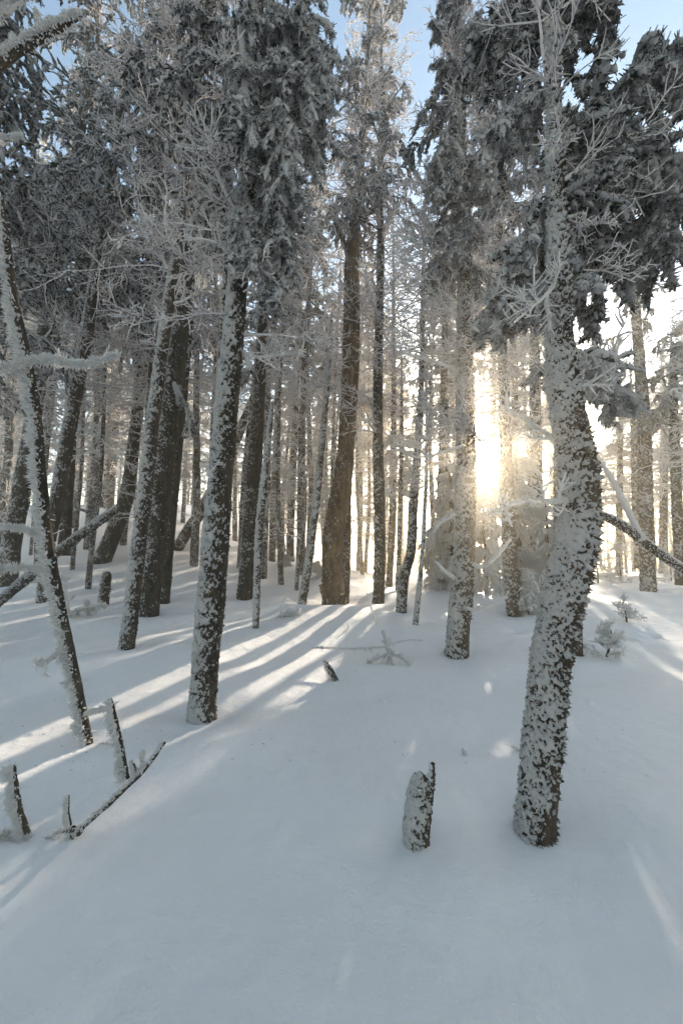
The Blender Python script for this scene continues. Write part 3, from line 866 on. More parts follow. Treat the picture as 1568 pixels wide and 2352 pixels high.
build_tree('straight isolated trunk with white specks near the right edge, sky behind it',
    [(1488, 1359, 30), (1485, 1260, 31), (1481, 1150, 31), (1479, 1040, 30), (1476, 940, 27), (1468, 840, 23), (1461, 740, 21), (1456, 650, 19), (1452, 560, 16)],
    top=12.5, cover=0.35, mat=M_BARK_SPECK, crown=[hv(9.0, 12.5, 1.3, 26), tw(7.5, 12, 1.2, 14)])
build_tree('trunk cut by the right picture edge with dark needles hanging over it',
    [(1563, 1322, 24), (1557, 1220, 24), (1551, 1100, 22), (1547, 980, 20), (1545, 860, 16)], top=9, cover=0.3, mat=M_BARK_SPECK, crown=[hv(5.5, 9, 1.6, 34), tw(5, 9, 1.4, 20)], y=13)
build_tree('thin trunk behind the fallen trunk, between the isolated trunk and the right edge',
    [(1527, 1275, 12), (1525, 1180, 12), (1527, 1090, 11), (1530, 990, 9)], top=10, cover=0.3, crown=[tw(7, 10, 1.2, 30)], y=20)
build_tree('short trunk seen under the white bushes left of the isolated right trunk',
    [(1465, 1292, 17), (1461, 1210, 17), (1457, 1130, 16), (1455, 1020, 14)], top=12, cover=0.35, crown=[tw(7, 12, 1.4, 44)], y=20)

build_tree('tall dark spruce hanging snow-laden boughs into the upper left corner', [(-130, 1420, 40), (-110, 1000, 36), (-80, 500, 28), (-60, 100, 20)], y=6.8, top=17,
    cover=0.3, crown=[hv(5.6, 17, 2.2, 150, thick=1.1), tw(4.5, 12, 2.0, 60)])
build_tree('dark snow-laden spruce with its trunk hidden behind the long leaning trunk at the left', [(150, 1250, 26), (165, 1000, 24), (190, 700, 20), (205, 400, 17)], y=12.5, top=27,
    cover=0.2, crown=[hv(9, 27, 2.5, 160, thick=1.1), tw(5.5, 22, 2.1, 100)])
build_tree('dark snow-laden spruce with its trunk hidden behind the slim rimed trunk left of centre', [(330, 1300, 26), (345, 1000, 24), (360, 700, 20), (370, 400, 17)], y=13.5, top=27,
    cover=0.2, crown=[hv(9, 27, 2.4, 140, thick=1.1), tw(6, 22, 2.1, 90)])
for (u_, v_, y_, top_, lab_) in [(1575, 1330, 17, 12, 'sunlit white rimed tree standing behind the trunk cut by the right picture edge'),
                                (1518, 1335, 22, 13, 'sunlit white rimed tree between the isolated right trunk and the picture edge'),
                                (1420, 1335, 21, 11, 'sunlit white rimed tree left of the isolated right trunk'),
                                (1620, 1400, 12, 11, 'sunlit white rimed tree with its trunk outside the right picture edge')]:
    build_tree(lab_, [(u_, v_, 14), (u_ + 2, 1150, 13), (u_ + 4, 950, 11)], y=y_, top=top_, cover=0.4,
               crown=[dict(h0=4.0, h1=top_, length=1.8, n=150, kind='twiggy', thick=1.35, mat=M_RIME), dict(h0=5.0, h1=top_, length=1.5, n=30, kind='heavy', mat=M_RIME)])

build_tree('added sun-blocking low-crowned slender rimed tree right behind the kinked trunk', [(914, 1342, 12), (917, 1240, 12), (920, 1120, 11), (922, 980, 9)], y=14, top=9.5,  # tree added so its crown cuts the sun patch at lower left
    cover=0.4, crown=[dict(h0=3.6, h1=5.6, length=1.0, n=46, kind='heavy', mat=M_RIME, top=0.8), tw(3.2, 9.5, 1.2, 70)])

# ------------------------------------------------------------------ leaning and fallen wood
def log(label, pts, name, cat, cover=0.6, crys=1500, crys_len=0.02, limbs=(), mat=None, side=None, group=None, crys_r=.006):
    """pts rows (u,v,w,y)"""
    SEED[0] += 1
    rng = np.random.default_rng(SEED[0])
    rows = []
    for u, v, w, y in pts:
        p = at_depth(u, v, y)
        rows.append([*p, w * 0.5 / F * float((p - CAM) @ FWD)])
    rows = np.array(rows)
    cell = np.clip(np.median(rows[:, 1]) / 397 * 1.1, 0.005, 0.05)
    length = float(np.linalg.norm(np.diff(rows[:, :3], axis=0), axis=1).sum())
    n = int(np.clip(length / cell, 20, 700))
    C = catmull(rows, n)
    P, R = C[:, :3], np.maximum(C[:, 3], 0.003)
    base = rows[0, :3]
    root = thing(name, label, cat, base, group)
    S = int(np.clip(2 * math.pi * R.max() / cell, 8, 60)); S += S % 2
    tr = link('trunk' if name != 'fallen_branch' else 'stem', trunk_mesh('trunk', P, R, S, rng, mat or M_BARK, base, 0.5, cover, float(np.clip(R.max() * 0.12, 0.002, 0.012)), SEED[0], 0.0, flare=False), root)
    if crys:
        b = Batch(); b.add(crystals(P, R, crys, crys_len, rng, crys_r, 0.6, side))
        link('rime_crust', b.mesh('rime_crust', M_CRYSTAL, base), tr)
    for lb in limbs:
        build_limb(root, base, rng, **lb)
    return root

UPW = norm(np.array([-0.5, -0.3, 0.8]))
g1 = at(0, 1390); g2 = at(240, 1255)
log('fallen frosty-topped trunk slanting up across the left slope behind the feathered pole',
    [(-60, 1420, 22, 7.3), (0, 1382, 22, 7.5), (95, 1300, 22, 7.9), (190, 1225, 22, 8.4), (270, 1168, 18, 8.9)], 'fallen_tree', 'fallen tree', 0.6, 3500, 0.03, side=UPW)
log('fork-branched broken trunk slanting down to the right edge in front of the isolated trunk',
    [(1325, 1165, 16, 5.6), (1385, 1185, 21, 5.8), (1440, 1215, 23, 6.0), (1500, 1262, 23, 6.2), (1568, 1308, 22, 6.4), (1660, 1370, 22, 6.7)], 'fallen_tree', 'fallen tree', 0.5, 3000, 0.02, side=UPW,
    limbs=[dict(y=6.05, pts=[(1474, 1240, 17), (1450, 1190, 14), (1415, 1120, 13), (1385, 1070, 10), (1350, 1010, 7)], name='branch', crys=600, crys_len=.02, mat=M_TWIG)])
log('thin fallen branch lying on the snow of the left slope', [(162, 1160, 6, 13), (200, 1175, 7, 12.6), (240, 1190, 6, 12.2)], 'fallen_branch', 'branch', 0.5, 200, 0.03)
log('bare rimed sapling bent in an arc near the snow crest below the sun',
    [(1085, 1362, 6, 11), (1105, 1330, 6, 11), (1128, 1315, 6, 11), (1150, 1335, 5, 11)], 'fallen_branch', 'branch', 0.8, 500, 0.03)

def stump(label, pts, cover, crys, y=None, crys_len=0.015, limbs=(), crys_r=.005):
    g = at(pts[0][0], pts[0][1])
    return build_tree(label, pts, None, (), M_BARK, cover, 0.7, crys, crys_len, crys_r, y=y, name='tree_stump', cat='stump', limbs=limbs, clean_base=0.08, bump_gain=1.9)
stump('jagged broken stump crusted with rime standing alone in the front snow',
      [(948, 1950, 34), (953, 1905, 48), (959, 1860, 52), (964, 1815, 50), (967, 1788, 38), (968, 1774, 14)], 0.66, 2600, crys_len=0.012, crys_r=.0032,
      limbs=[dict(pts=[(985, 1850, 14), (990, 1790, 17), (993, 1752, 10)], crys=260, crys_len=.01, name='splinter', mat=M_BARK, sides=12),
             dict(pts=[(972, 1968, 20), (978, 1900, 22), (984, 1830, 22)], crys=260, crys_len=.01, name='splinter', mat=M_BARK, sides=12),
             dict(pts=[(940, 1950, 20), (945, 1880, 24), (952, 1815, 22), (955, 1790, 10)], crys=300, crys_len=.01, name='splinter', mat=M_BARK, sides=12)])
stump('short dark stump on the left slope beside the slim rimed trunk', [(240, 1389, 22), (243, 1350, 23), (248, 1322, 20), (251, 1314, 12)], 0.35, 500, crys_len=.02,
      limbs=[dict(pts=[(250, 1370, 3), (262, 1345, 2), (275, 1330, 1.5)], mat=M_TWIG)])
stump('small pointed snag tilting left out of the snow below the middle of the view', [(769, 1560, 16), (762, 1545, 17), (753, 1530, 14), (745, 1516, 5)], 0.45, 500, crys_len=0.02)

# ------------------------------------------------------------------ rimed branches poking out of the snow
def spray(label, base_uv, y, pts_list, name='fallen_branch', cat='branch', mat=None, group=None, off=0.0):
    SEED[0] += 1
    rng = np.random.default_rng(SEED[0])
    base = at_depth(base_uv[0], base_uv[1], y)
    root = thing(name, label, cat, base, group)
    for lb in pts_list:
        lb = dict(lb)
        build_limb(root, base, rng, y, name=lb.pop('name', 'twig'), **lb)
    return root

yb = float(at(175, 1925)[1])
spray('dark rimed branch with upright twigs lying in the front snow at the lower left', (175, 1925), yb,
      [dict(pts=[(60, 1945, 7), (110, 1925, 6), (150, 1907, 8), (178, 1912, 18), (195, 1895, 10), (240, 1855, 11), (290, 1808, 11), (335, 1763, 9), (379, 1705, 6)], crys=900, crys_len=0.018, crys_r=.003, name='stem', mat=M_BARK, sides=14),
       dict(pts=[(293, 1787, 10), (284, 1735, 9), (272, 1680, 9), (262, 1630, 7), (256, 1603, 3)], crys=1300, crys_len=0.038, crys_r=.0035, mat=M_BARK, sides=12),
       dict(pts=[(72, 1940, 13), (58, 1900, 13), (44, 1850, 12), (37, 1800, 10), (34, 1757, 6)], crys=1500, crys_len=0.046, crys_r=.0035, mat=M_BARK, sides=12),
       dict(pts=[(163, 1895, 6), (158, 1865, 5), (159, 1826, 3)], crys=600, crys_len=0.02, crys_r=.003, mat=M_BARK),
       dict(pts=[(315, 1780, 6), (310, 1762, 6), (303, 1745, 3)], crys=200, crys_len=0.02, crys_r=.003, mat=M_BARK),
       dict(pts=[(330, 1770, 5), (330, 1745, 5), (334, 1722, 3)], crys=300, crys_len=0.02, crys_r=.003, mat=M_RIME),
       dict(pts=[(72, 1925, 6), (30, 1918, 6), (-20, 1922, 5)], crys=900, crys_len=0.03, crys_r=.003, mat=M_BARK),
       dict(pts=[(170, 1900, 16), (165, 1925, 14), (160, 1935, 8)], crys=200, crys_len=0.015, crys_r=.003, mat=M_BARK),
       dict(pts=[(128, 1915, 4), (126, 1930, 4), (122, 1945, 2)], crys=60, crys_len=0.015, crys_r=.003, mat=M_BARK),
       dict(pts=[(262, 1710, 3), (240, 1707, 2), (228, 1709, 1.5)], crys=60, crys_len=0.01, crys_r=.003, mat=M_BARK),
       dict(pts=[(75, 1940, 8), (78, 1955, 8), (80, 1962, 5)], crys=100, crys_len=0.02, crys_r=.003, mat=M_BARK)])
yc = float(at(905, 1525)[1])
spray('white star-shaped rimed treetop lying on the snow in the middle', (905, 1525), yc,
      [dict(pts=[(880, 1447, 5, .1), (890, 1485, 7), (903, 1528, 4, -.1)], mat=M_CRYSTAL, crys=900, crys_len=0.02, kind='twig', n=16, length=.12, thick=.8),
       dict(kind='twig', n=9, length=.07, thick=.7, pts=[(718, 1487, 2), (760, 1487, 3), (820, 1489, 4), (893, 1484, 4)], mat=M_CRYSTAL, crys=700, crys_len=0.018),
       dict(pts=[(893, 1480, 4), (935, 1470, 2), (970, 1470, 2)], mat=M_CRYSTAL, crys=300, crys_len=0.012),
       dict(kind='twig', n=12, length=.10, thick=.7, pts=[(893, 1500, 5), (920, 1508, 4, -.1), (945, 1530, 2, -.1)], mat=M_CRYSTAL, crys=400, crys_len=0.02),
       dict(kind='twig', n=10, length=.08, thick=.7, pts=[(893, 1510, 5), (880, 1545, 4, -.1), (862, 1583, 2, -.1)], mat=M_CRYSTAL, crys=400, crys_len=0.02),
       dict(kind='twig', n=10, length=.08, thick=.7, pts=[(895, 1510, 5), (888, 1550, 4, -.1), (878, 1585, 2, -.1)], mat=M_CRYSTAL, crys=400, crys_len=0.02),
       dict(kind='twig', n=12, length=.10, thick=.7, pts=[(893, 1500, 5), (850, 1520, 4), (800, 1550, 2), (785, 1560, 2)], mat=M_CRYSTAL, crys=500, crys_len=0.018),
       dict(pts=[(870, 1500, 4), (840, 1530, 3), (815, 1560, 2)], mat=M_CRYSTAL, crys=300, crys_len=0.018)], name='fallen_treetop')
ys = float(at(215, 1420)[1])
spray('drooping rimed conifer branches rising beside the small stump on the left', (150, 1415), ys,
      [dict(pts=[(160, 1420, 5), (155, 1370, 6), (148, 1320, 3)], kind='twig', n=14, length=.26, thick=1.4, crys=300, crys_len=.03),
       dict(pts=[(160, 1415, 5), (190, 1395, 8), (238, 1388, 3)], kind='bough', n=12, length=.2, mat=M_RIME)])
yl = float(at(655, 1418)[1])
spray('small frosty twig clump in the snow right of the thin broken pole', (660, 1415), yl,
      [dict(pts=[(628, 1428, 4), (655, 1410, 7), (685, 1405, 4)], kind='twig', n=14, length=.2, thick=1.6, crys=200, crys_len=.03),
       dict(pts=[(645, 1415, 4), (648, 1390, 4), (655, 1372, 3)], crys=80, crys_len=.02)], name='twig_clump')
spray('thin bare twig standing upright at the sunny snow crest', (863, 1430), float(at(863, 1432)[1]), [dict(pts=[(864, 1432, 4), (852, 1395, 4), (842, 1362, 2)], crys=80, crys_len=.012)], name='twig', cat='twig')
spray('stubby dead twig in the snow left of the upright one', (800, 1440), float(at(800, 1441)[1]), [dict(pts=[(800, 1441, 4), (800, 1436, 3), (798, 1432, 2)], mat=M_TWIG)], name='twig', cat='twig')
spray('tiny bent twig with a snow cap above the jagged stump', (1071, 1738), float(at(1071, 1738)[1]), [dict(pts=[(1062, 1718, 3), (1066, 1726, 9), (1074, 1740, 8)], crys=100, crys_len=.01, crys_r=.003)], name='twig', cat='twig')
spray('pale twig poking from the snow left of the crooked tree foot', (1190, 1727), float(at(1190, 1727)[1]), [dict(pts=[(1172, 1712, 3), (1185, 1718, 6), (1205, 1730, 6)], crys=120, crys_len=.01, crys_r=.003)], name='twig', cat='twig')

# ------------------------------------------------------------------ small snowy conifers and shrubs, some added as sun blockers
def small_conifer(label, u, v, h_px, w_px, tilt=0.0, sprig=False, name='spruce_sapling', cat='sapling', n=46, mat=None, kind='heavy', group=None):
    SEED[0] += 1
    rng = np.random.default_rng(SEED[0])
    b0 = at(u, v)
    s = float((b0 - CAM) @ FWD) / F
    H, Wd = h_px * s, w_px * s * 0.5
    root = thing(name, label, cat, b0, group)
    z = np.linspace(-0.1, H, 14)
    P = np.stack([b0[0] + tilt * z + 0.02 * np.sin(z * 6), b0[1] + 0 * z, b0[2] + z], 1)
    R = np.linspace(0.022, 0.008, 14) * max(1, H)
    bt = Batch(); bt.add(tubes(P[None], R[None], 7, rng, .2))
    link('trunk', bt.mesh('trunk', M_BARK_FAR, b0), root)
    if sprig:
        b = crown_batch(stem_fn(P, R), b0[2] - 0.03, b0[2] + H, Wd * 1.5, n, 'twiggy', rng, 0.8, 1.5, top=0.4, elev=(0.0, 0.9))
    else:
        b = crown_batch(stem_fn(P, R), b0[2] + 0.02, b0[2] + H, Wd * 1.1, n, kind, rng, 0.8, 0.55 if H < 0.9 else 0.85, top=0.6 if H > 1.6 else 0.15, elev=(-0.35, 0.2))
    link('crown', b.mesh('crown', mat or M_RIME, b0), root)
    return root
small_conifer('small snow-covered spruce beside the dark foot of the trunk right of the sun', 1212, 1408, 105, 80)
small_conifer('low snow-bowed spruce shoot in shade right of the crooked tree', 1392, 1508, 60, 62, 0.2, True, n=16, mat=M_CRYSTAL)
small_conifer('tiny snow-laden shoot catching the sun at the right', 1438, 1428, 45, 60, -0.2, True, n=10, mat=M_CRYSTAL)
small_conifer('frosted bushy spruce left of the trunk that stands before the sun', 1012, 1352, 78, 62)
small_conifer('added sun-blocking snowy spruce directly below the sun on the snow crest', 1116, 1362, 250, 95, n=130, mat=M_CRYSTAL)  # added below the sun to keep direct light off the near snow
small_conifer('added sun-blocking snowy spruce between the two trunks right of the sun', 1196, 1356, 310, 140, n=150, mat=M_CRYSTAL)  # put in to stop sun rays toward the right foreground
small_conifer('added sun-blocking snowy spruce mostly hidden behind the bend of the big crooked tree', 1262, 1366, 215, 80, n=80, mat=M_CRYSTAL)  # added blocker shading the snow right of the crooked tree
small_conifer('added sun-blocking snowy spruce half hidden behind the thick trunk beside the sun', 1040, 1350, 300, 130, n=130, mat=M_CRYSTAL)  # added so its crown shades the centre foreground
small_conifer('added sun-blocking snowy spruce between the kinked trunk and the thick trunk beside the sun', 998, 1345, 130, 60, n=60, mat=M_CRYSTAL)  # another added spruce, cutting low sun off the front snow
small_conifer('frosted low shrub on the slope left of the leaning rimed pole', 650, 1300, 42, 60, name='snowy_shrub', cat='shrub', n=30)
small_conifer('frosted low shrub tucked behind the leaning rimed pole', 728, 1330, 40, 44, name='snowy_shrub', cat='shrub', n=24)
for (u, v, hh, ww, lab) in [                            (1372, 1340, 85, 90, 'white rimed bush right behind the bend of the crooked tree'),
                            (1425, 1338, 90, 90, 'white rimed bush next to the foot of the isolated right trunk'),
                            (1292, 1375, 70, 50, 'rimed bush half hidden left of the crooked tree'),
                            (1540, 1335, 70, 100, 'rimed tangle of branches on the snow at the right edge')]:
    small_conifer(lab, u, v, hh, ww, name='rimed_bush', cat='bush', kind='twiggy', n=60)

# near branch entering at the top left corner
spray('thick frosty branch reaching into the top left corner', (-60, 200), 2.3,
      [dict(pts=[(-60, 190, 20), (0, 150, 20), (60, 105, 18), (110, 78, 16), (150, 58, 12), (190, 36, 5)], crys=3600, crys_len=0.032, crys_r=.004, name='branch', mat=M_BARK, sides=14),
       dict(pts=[(100, 85, 8), (95, 50, 7), (88, 25, 4)], crys=900, crys_len=0.02, crys_r=.004, name='twig', mat=M_RIME),
       dict(pts=[(45, 118, 8), (40, 100, 7), (35, 82, 4)], crys=500, crys_len=0.02, crys_r=.004, name='twig', mat=M_RIME),
       dict(pts=[(-60, 80, 14), (0, 38, 14), (50, 5, 10), (90, -25, 6)], crys=1600, crys_len=0.03, crys_r=.004, name='branch', mat=M_RIME)], name='overhanging_branch')
spray('rimed broken branch tip at the left edge above the feathered pole', (-40, 330), 3.2,
      [dict(pts=[(-40, 335, 14), (10, 322, 12), (55, 315, 4)], crys=900, crys_len=0.03, crys_r=.004, name='branch', mat=M_RIME)], name='overhanging_branch')

# ------------------------------------------------------------------ far forest: prototypes and copies
def prototype(h, r, rng, seed, crown_h, n_tw, n_hv, length, lean):
    z = np.linspace(-0.4, h, 40)
    x = lean * z + 0.10 * np.sin(z * 0.5 + seed) * sstep(0, 3, z)
    yv = 0.08 * np.cos(z * 0.4 + seed * 2)
    P = np.stack([x - x[0], yv - yv[0], z], 1)
    R = np.interp(z, [-0.4, 1, h * 0.7, h], [r, r * 0.9, r * 0.45, 0.012])
    V, Q = tubes(P[None], R[None], 12, rng, 0.08)
    tm = mesh_from('trunk', V, Q, M_BARK_FAR, np.clip(0.30 + 0.3 * (vnoise(V * 4, seed) - .5), 0, 1))
    st = stem_fn(P, R)
    b = crown_batch(st, crown_h, h, length, n_tw, 'twiggy', rng, 0.62, 1.5, top=0.3, elev=(-0.3, 0.2))
    if crown_h > 3:
        bb = crown_batch(st, 1.5, crown_h, 1.1, 30, 'twiggy', rng, 0.45, 1.3, top=1.0)
        b = merge(b, bb)
    cm = b.mesh('crown', M_RIME)
    hm = None
    if n_hv:
        c = crown_batch(st, crown_h + (h - crown_h) * 0.35, h, length, n_hv, 'heavy', rng, 0.5, 1.7, top=0.3, elev=(-0.3, 0.1))
        hm = c.mesh('crown', M_HEAVY)
    return tm, cm, hm

def merge(a, b):
    for vv, qq in zip(b.v, b.q):
        a.v.append(vv); a.q.append(qq + a.n)
    a.n = sum(len(v) for v in a.v)
    return a

prng = np.random.default_rng(7)
PROTO = [prototype(h, r, prng, i * 3 + 1, ch, nt_, nh, ln, le) for i, (h, r, ch, nt_, nh, ln, le) in enumerate([
    (13.5, 0.14, 4.8, 80, 26, 1.5, 0.010), (12.0, 0.11, 4.0, 80, 0, 1.3, 0.025), (14.5, 0.16, 6.0, 80, 34, 1.7, -0.010),
    (11.0, 0.09, 3.5, 70, 0, 1.2, 0.050), (13.0, 0.12, 5.2, 70, 20, 1.4, 0.035), (10.0, 0.07, 3.0, 60, 0, 1.1, -0.030),
    (14.0, 0.15, 7.0, 60, 30, 1.6, 0.015), (9.0, 0.06, 2.6, 56, 0, 1.0, 0.060)])]

# snow places that lie in the sun: keep the rays to them free of far trees
LIT = [(870, 1430), (840, 1470), (800, 1520), (690, 1450), (650, 1480), (600, 1520), (540, 1560), (330, 1510), (200, 1560), (120, 1590), (40, 1610),
       (400, 1650), (330, 1690), (230, 1740), (150, 1800), (80, 1830), (1540, 1490), (1560, 1460), (1520, 1420), (1500, 1470), (1560, 1520), (1500, 1400), (1450, 1380), (1410, 1360), (590, 1450), (440, 1455),
       (60, 1700), (160, 1660), (250, 1610), (1112, 1018), (1112, 1030), (1116, 1000)]
RAYS = []
for u, v in LIT:
    RAYS.append(CAM if v < 1100 else at(u, v))
RAYS.append(CAM)

def blocks_sun(x, y, z0, h, crown_h, rad):
    for p in RAYS:
        wide = 0.75 if p is CAM else (0.6 if p[0] > 4 else 0.35)
        t = ((x - p[0]) * SUN[0] + (y - p[1]) * SUN[1]) / (SUN[0] ** 2 + SUN[1] ** 2)
        if t < 0.5: continue
        q = p + SUN * t
        dd = math.hypot(q[0] - x, q[1] - y)
        hh = q[2] - z0
        if hh < 0 or hh > h: continue
        if dd < (0.28 if hh < crown_h else rad * wide): return True
    return False

frng = random.Random(11)
PLACED = [(o.location.x, o.location.y) for o in bpy.data.objects if o.get('category') == 'tree']
def far_tree(x, y, k, s, label, group):
    z0 = float(ground_base(x, y))
    tm, cm, hm = PROTO[k]
    root = thing('conifer_tree', label, 'tree', (x, y, z0 - 0.05), group)
    root.rotation_euler = (frng.uniform(-.02, .02), frng.uniform(-.03, .03), frng.uniform(0, 6.283))
    root.scale = (s, s, s * frng.uniform(0.92, 1.1))
    link('trunk', tm, root); link('crown', cm, root)
    if hm is not None: link('crown', hm, root)
    PLACED.append((x, y))

HP = [(13.5, 4.8, 1.5), (12, 4, 1.3), (14.5, 6, 1.7), (11, 3.5, 1.2), (13, 5.2, 1.4), (10, 3, 1.1), (14, 7, 1.6), (9, 2.6, 1.0)]
MARKS = [(-160, 'the far left picture edge'), (15, 'the broad left-edge trunk'), (95, 'the feathered leaning pole'), (180, 'the long leaning trunk'),
    (240, 'the dark high-slope trunk'), (310, 'the short leaning left trunk'), (365, 'the thick speckled trunk pair'), (440, 'the slim rimed trunk'),
    (510, 'the thick straight rimed trunk'), (575, 'the collared speckled trunk'), (620, 'the thin broken white pole'), (675, 'the slender straight dark trunk'),
    (730, 'the leaning rimed pole'), (790, 'the brown mossy tree'), (868, 'the straight speckled trunk'), (915, 'the kinked trunk'), (975, 'the skinny white sapling'),
    (1015, 'the thin dark trunk'), (1065, 'the thick trunk beside the sun'), (1112, 'the sun'), (1160, 'the trunk right of the sun'), (1230, 'the second trunk right of the sun'),
    (1300, 'the big crooked tree'), (1385, 'the forked broken trunk'), (1465, 'the isolated right trunk'), (1530, 'the thin right trunk'), (1610, 'the right picture edge')]
LOOK = ['stout', 'upright', 'heavy-crowned', 'leaning', 'slightly leaning', 'slim', 'tall bare-stemmed', 'thin tilted']
USED = set()
def far_label(u, y, k, tone):
    mu, m = min(MARKS, key=lambda a: abs(a[0] - u))
    dep = 'close behind' if y < 17 else 'behind' if y < 22 else 'well behind' if y < 30 else 'far behind' if y < 40 else 'deep behind'
    lab = f'{LOOK[k]} {tone} tree {dep} {m}'
    if lab in USED:
        lab = f'{LOOK[k]} {tone} tree {dep} and {"left" if u < mu else "right"} of {m}'
    if lab in USED:
        lab = f'another {LOOK[k]} {tone} tree {dep} {m}'
    USED.add(lab)
    return lab

def scatter(n, u0, u1, y0, y1, label, group, gap=1.1, kinds=range(8), smin=0.85, smax=1.2, guard=True):
    c = tries = 0
    while c < n and tries < n * 40:
        tries += 1
        u = frng.uniform(u0, u1); y = y0 + (y1 - y0) * frng.random() ** 0.8
        x = (u - 784) / F * y
        if min(((x - a) ** 2 + (y - b) ** 2) for a, b in PLACED) < gap ** 2: continue
        k = frng.choice(list(kinds)); s = frng.uniform(smin, smax)
        h, ch, rd = HP[k]
        if guard and blocks_sun(x, y, float(ground_base(x, y)), h * s, ch * s, rd * s): continue
        far_tree(x, y, k, s, far_label(u, y, k, label), group); c += 1
    return c

scatter(36, -160, 420, 11.5, 24, 'shaded rimed', 'shaded trees on the left slope', 1.2, smin=1.05, smax=1.45)
scatter(36, -160, 430, 24, 48, 'faint rimed', 'faint trees far up the left slope', 1.4, smin=1.0, smax=1.4)
scatter(26, 420, 870, 14, 25, 'backlit rimed', 'backlit trees behind the middle', 1.25, smin=1.0, smax=1.4)
scatter(16, 420, 870, 25, 48, 'pale rimed', 'pale trees far behind the middle', 1.4, smin=1.0, smax=1.4)
scatter(34, 870, 1330, 17, 30, 'glowing rimed', 'glowing trees around the sun', 1.2, smin=0.95, smax=1.35)
scatter(14, 860, 1400, 30, 52, 'washed out', 'washed out trees beyond the crest', 1.4, smin=0.95, smax=1.35)
scatter(14, 1400, 1640, 19, 34, 'sunlit white', 'sunlit trees at the right', 1.6, kinds=(1, 3, 5, 7), smin=.7, smax=1.05)
scatter(16, 1380, 1640, 34, 50, 'small bright', 'small bright trees far right', 1.6, kinds=(1, 3, 5, 7), smin=.8, smax=1.1)

# ------------------------------------------------------------------ the wood behind the camera, out of the picture, added to dim the skylight
def wood_behind():
    rng = np.random.default_rng(5)
    vs, qs, n = [], [], 0
    src = [bpy.data.meshes[i] for i in ()]
    tm, cm, hm = PROTO[2]
    parts = []
    for me in (cm, hm, tm):
        V = np.zeros(len(me.vertices) * 3, np.float32); me.vertices.foreach_get('co', V)
        Q = np.zeros(len(me.loops), np.int32); me.loops.foreach_get('vertex_index', Q)
        parts.append((V.reshape(-1, 3), Q.reshape(-1, 4)))
    V0 = np.concatenate([p[0] for p in parts]); off = np.cumsum([0] + [len(p[0]) for p in parts[:-1]])
    Q0 = np.concatenate([p[1] + o for p, o in zip(parts, off)])
    for i, (x, y) in enumerate([(-4.5, -4), (-1.2, -5.5), (2.5, -4.5), (6, -5), (-8, -6), (9.5, -3), (-9.5, -1.5), (0.5, -9), (7.5, 1.0), (-7.2, 1.0), (-2, -8), (-5, -10), (5, -10), (11, -8), (-12, -7), (12, 2), (-11, 4.5)]):
        a = rng.random() * 6.28; c, s_ = math.cos(a), math.sin(a)
        V = V0 * (1.05 + 0.2 * rng.random())
        V = np.stack([V[:, 0] * c - V[:, 1] * s_ + x, V[:, 0] * s_ + V[:, 1] * c + y, V[:, 2] + float(ground_base(x, y))], 1)
        vs.append(V); qs.append(Q0 + n); n += len(V)
    o = link('unseen_woods', mesh_from('unseen_woods', np.concatenate(vs), np.concatenate(qs), M_HEAVY))
    o['kind'] = 'stuff'
wood_behind()

# ------------------------------------------------------------------ ground sheet
def build_ground():
    fr = np.linspace(-56, 56, 760)
    bk = np.linspace(56, 304, 90)[1:-1]
    ang = np.radians(np.concatenate([fr, bk]))
    rad = np.concatenate([[0.02, 0.3], np.geomspace(0.6, 30, 560), np.geomspace(30.5, 150, 70)])
    A, Rr = np.meshgrid(ang, rad)
    X, Y = np.sin(A) * Rr, np.cos(A) * Rr
    Z = ground_fine(X, Y)
    q = np.stack([X * 6, Y * 6, X * 0], -1)
    Z = Z + (fbm(q, 31, 2) - 0.5) * 0.008
    n, S = X.shape
    V = np.stack([X, Y, Z], -1).reshape(-1, 3)
    k = np.arange(n - 1)[:, None] * S
    s = np.arange(S)[None, :]; s2 = (s + 1) % S
    Q = np.stack([k + s, k + S + s, k + S + s2, k + s2], -1).reshape(-1, 4)
    o = link('snow_ground', mesh_from('snow_ground', V, Q, M_SNOW))
    o['kind'] = 'structure'
    return float(Z.min())
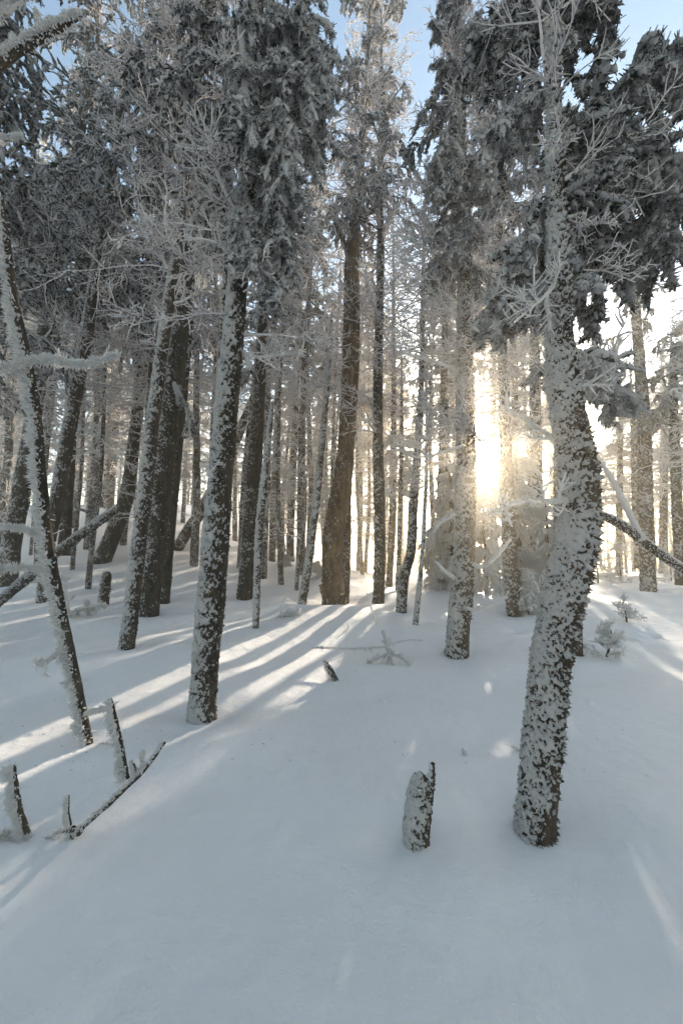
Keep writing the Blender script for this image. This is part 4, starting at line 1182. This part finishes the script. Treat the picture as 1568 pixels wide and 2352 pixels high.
for u_, v_, r_, d_ in [(1150, 1436, .10, .05), (1178, 1452, .13, .07), (1215, 1462, .09, .03), (1105, 1440, .10, .04), (1392, 1478, .14, .05), (1440, 1470, .10, .04), (1500, 1462, .12, .04),
                       (1372, 1472, .08, .04), (1340, 1480, .09, .04), (60, 1690, .03, .01), (1340, 1610, .03, .015),
                       (890, 1610, .03, .015), (1360, 2150, .5, .05)]:
    g_ = at(u_, v_)
    WELLS.append((g_[0], g_[1], r_, d_))
zmin = build_ground()

# ------------------------------------------------------------------ fallen needles and bark crumbs on the snow
def litter():
    rng = np.random.default_rng(44)
    n = 170
    u = np.where(rng.random(n) < 0.6, rng.uniform(0, 760, n), rng.uniform(0, 1568, n)); v = rng.uniform(1390, 1790, n)
    pts = np.array([at(a, b) for a, b in zip(u, v)])
    pts[:, 2] = ground_fine(pts[:, 0], pts[:, 1]) + 0.002
    a = rng.uniform(0, 6.28, n)
    d = np.stack([np.cos(a), np.sin(a), rng.uniform(0, .3, n)], 1)
    L = rng.uniform(0.005, 0.018, n)
    P = grow(pts, d, L, 3, rng, 0, 0.3)
    V, Q = tubes(P, taper(rng.uniform(0.0012, 0.003, n), 0.001, n, 3), 4, rng, 0.4)
    o = link('needle_litter', mesh_from('needle_litter', V, Q, M_BARK_FAR))
    o['kind'] = 'stuff'
litter()

# ------------------------------------------------------------------ haze
def build_haze():
    x0, x1, y0, y1, z0, z1 = -155, 155, -155, 155, zmin - 1.0, 24.0
    v = [(x, y, z) for x in (x0, x1) for y in (y0, y1) for z in (z0, z1)]
    f = [(0, 1, 3, 2), (4, 6, 7, 5), (0, 4, 5, 1), (2, 3, 7, 6), (0, 2, 6, 4), (1, 5, 7, 3)]
    me = bpy.data.meshes.new('haze'); me.from_pydata(v, [], f); me.update()
    m, nt, out = new_mat('haze')
    p = nt.nodes.new('ShaderNodeVolumePrincipled')
    p.inputs['Color'].default_value = (1.0, 0.91, 0.76, 1)
    p.inputs['Density'].default_value = HAZE_DENSITY
    p.inputs['Anisotropy'].default_value = HAZE_ANISO
    nt.links.new(p.outputs[0], out.inputs['Volume'])
    me.materials.append(m)
    o = link('haze', me); o['kind'] = 'stuff'
if HAZE_DENSITY > 0: build_haze()
print('FACES', sum(len(m.polygons) for m in bpy.data.meshes), 'OBJ', len(bpy.data.objects))
